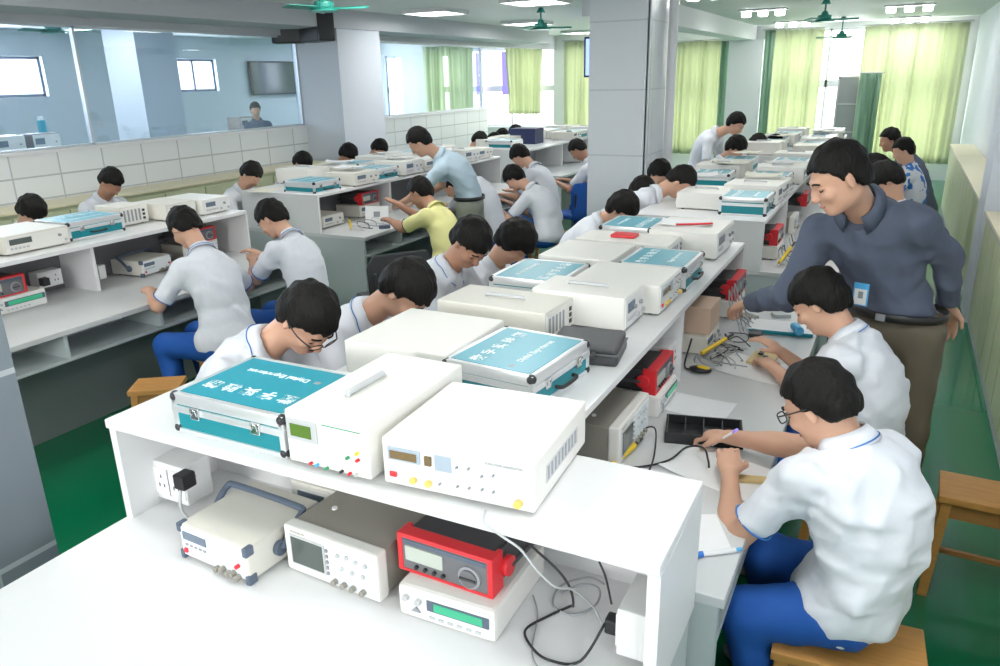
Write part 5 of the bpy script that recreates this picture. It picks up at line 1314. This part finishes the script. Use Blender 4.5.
# left side of the first bench, facing +X
student('student in glasses bowed low behind the bright teal case', (-1.83, 2.02, 1.185), 1, chest=(-2.04, 1.98, 1.055), hip=(-2.34, 1.95, .56), scale=1.08, look=(.62, -.12, -.78), res=.007, seed=21, glasses=True, hair='fringe')
student('student behind the big plain ivory box with face turned down', (-1.71, 2.49, 1.185), 1, chest=(-1.93, 2.46, 1.05), hip=(-2.30, 2.46, .56), scale=1.06, look=(.60, .0, -.80), res=.0075, seed=22, hair='fringe')
student('student with open collar writing behind the slotted instrument', (-1.88, 3.33, 1.205), 1, look=(.58, -.30, -.75), res=.0075, seed=23, scale=1.05, hair='fringe', skin='skin_d')
student('long haired student head bowed behind the flat teal case', (-1.83, 3.74, 1.13), 1, look=(.55, -.05, -.84), res=.009, seed=24, hair='long')
# left side of the second bench
student('student beside the central column bowed over the pale teal case', (-1.60, 4.92, 1.14), 1, chest=(-1.77, 4.91, 1.035), look=(.7, -.1, -.7), res=.009, seed=25, hair='mop')
student('second student in the group of four right of the central column', (-1.80, 6.02, 1.095), 1, look=(.7, -.35, -.6), res=.01, seed=26, hair='mop', skin='skin_d')
student('brown haired third student in the group right of the central column', (-1.88, 6.80, 1.15), 1, look=(.7, -.4, -.55), res=.01, seed=27, hair='mop')
student('student stretched forward over the shelf right of the central column', (-1.43, 5.78, 1.225), 1, chest=(-1.61, 5.68, 1.125), hip=(-2.20, 5.52, .58), hands=((-1.66, 5.42, .93), (-1.68, 5.30, .93)), poleL=(-.3, .4, -.8), poleR=(-.4, -.5, -.6), look=(.55, .0, -.83), res=.009, seed=28)
student('white shirted student in front of the standing one, nearest the viewer', (-1.50, 8.30, 1.255), 1, look=(.7, -.2, -.6), res=.012, seed=29, hair='mop')
student('student just right of the white shirted one below the standing figure', (-1.50, 9.66, 1.18), 1, look=(.7, -.2, -.6), res=.012, seed=30)
student('farthest visible student of the right row, head close to the papers', (-1.42, 10.4, 1.12), 1, look=(.6, 0, -.8), res=.012, seed=31)
person(label='standing youth in pale shirt leaning over the far bench', hip=(-2.06, 9.13, .91), chest=(-1.90, 9.08, 1.34), head=(-1.64, 8.98, 1.455), look=(.75, -.2, -.6), fwd=(1, -.1, 0), handL=(-1.72, 9.2, .90), handR=(-1.70, 8.9, .90),
       footL=(-2.10, 9.22, .08), footR=(-2.10, 9.0, .08), kneeL=(-2.06, 9.22, .5), kneeR=(-2.06, 9.02, .5), res=.011, fingers=False, seed=32, trousers='dark_tr', piping=None)
# left bench, near side, facing -X
student('student with his back turned at the left bench, broad white shirt', (-3.85, 3.25, 1.165), -1, chest=(-3.61, 3.16, 1.02), hip=(-3.40, 3.06, .56), hands=((-3.97, 3.02, .80), (-3.90, 3.58, .82)), look=(-.66, .05, -.75), res=.0075, seed=41, hair='fringe', bulk=1.12, back=.03)
student('student at the left bench looking down at hands, second from the left', (-3.66, 3.80, 1.14), -1, chest=(-3.43, 3.74, 1.015), hip=(-3.28, 3.62, .56), hands=((-3.80, 3.72, .86), (-3.82, 3.84, .87)), look=(-.70, -.20, -.68), res=.0075, seed=42, hair='fringe')
# middle bench
student('student in yellow polo with black sleeve trim before the middle bench', (-3.40, 5.22, 1.13), -1, chest=(-3.19, 5.14, 1.00), hip=(-3.05, 4.98, .54), hands=((-3.66, 5.14, .90), (-3.66, 5.30, 1.0)), look=(-.8, .0, -.55), res=.009, seed=43, shirt='shirt_yel', piping='bpiping', trousers='dark_tr', skin='skin_d')
person(label='standing man in pale blue shirt bending over the middle bench', hip=(-3.40, 6.02, .92), chest=(-3.575, 5.85, 1.35), head=(-3.71, 5.72, 1.485), look=(-.70, -.25, -.68), fwd=(-1, -.15, 0), chestfwd=(-.9, -.3, -.3), handL=(-3.93, 5.72, .95), handR=(-3.93, 6.0, .95),
       footL=(-3.3, 5.92, .08), footR=(-3.3, 6.17, .08), kneeL=(-3.37, 5.94, .5), kneeR=(-3.37, 6.14, .5), res=.009, fingers=False, seed=44, shirt='shirt_blue', trousers='grey_tr', tuck=True, belt=True, piping=None, shoes='leather', back=.08)
student('white shirted back directly right of the man in pale blue', (-3.86, 6.50, 1.00), -1, chest=(-3.60, 6.46, 1.06), hip=(-3.36, 6.42, .56), bulk=1.1, res=.012, seed=45)
student('white shirted student seen from behind before the wooden stool, nearer head', (-3.33, 6.80, 1.06), -1, chest=(-3.10, 6.78, .95), hip=(-2.93, 6.72, .54), bulk=1.15, res=.011, seed=46, hair='mop')
student('taller white shirted student seen from behind, farther head', (-3.66, 7.62, 1.185), -1, chest=(-3.42, 7.55, 1.05), hip=(-3.22, 7.42, .56), res=.011, seed=47, hair='mop')
student('student on the blue chair mostly hidden by the central column', (-3.38, 8.62, 1.17), -1, res=.012, seed=48, skin='skin_d')
# far side of the left row, facing +X
FS = [((-5.60, 3.40, 1.14), 'student at far left with only black hair above the ivory boxes', 'mop'), ((-5.95, 4.34, 1.225), 'student whose face looks down before the tiled partition', 'crop'),
      ((-5.36, 5.37, 1.19), 'student with white collar behind the gap of the left benches', 'crop'), ((-5.62, 6.38, 1.18), 'head low behind the teal case of the middle bench', 'crop'),
      ((-5.60, 7.14, 1.20), 'dark hair directly in front of the left wall column', 'mop'), ((-5.66, 7.83, 1.20), 'student right of the left wall column with white shoulders', 'crop'),
      ((-5.2, 9.55, 1.17), 'left of the two heads behind the third left bench', 'mop'), ((-5.38, 10.32, 1.10), 'right of the two heads behind the third left bench', 'mop'),
      ((-5.62, 11.55, 1.14), 'distant head resting low left of the dark blue box', 'mop'), ((-5.66, 11.15, 1.11), 'distant hair tuft left of the low resting head', 'crop')]
for i, (p, lb, hr) in enumerate(FS): student(lb, p, 1, res=.012, seed=60+i, hair=hr, skin='skin_d' if i % 3 == 1 else 'skin')
person(label='dark clothed person standing in the outer room behind the glass', hip=(-9.45, 9.75, .95), chest=(-9.45, 9.74, 1.40), head=(-9.44, 9.72, 1.58), look=(.7, -.6, -.2), fwd=(.8, -.6, 0), footL=(-9.5, 9.85, .08), footR=(-9.4, 9.65, .08), kneeL=(-9.48, 9.8, .5), kneeR=(-9.42, 9.68, .5), res=.013, fingers=False, seed=80, shirt='shirt_grey', trousers='dark_tr', piping=None)
SC.view_settings.exposure = EXPO
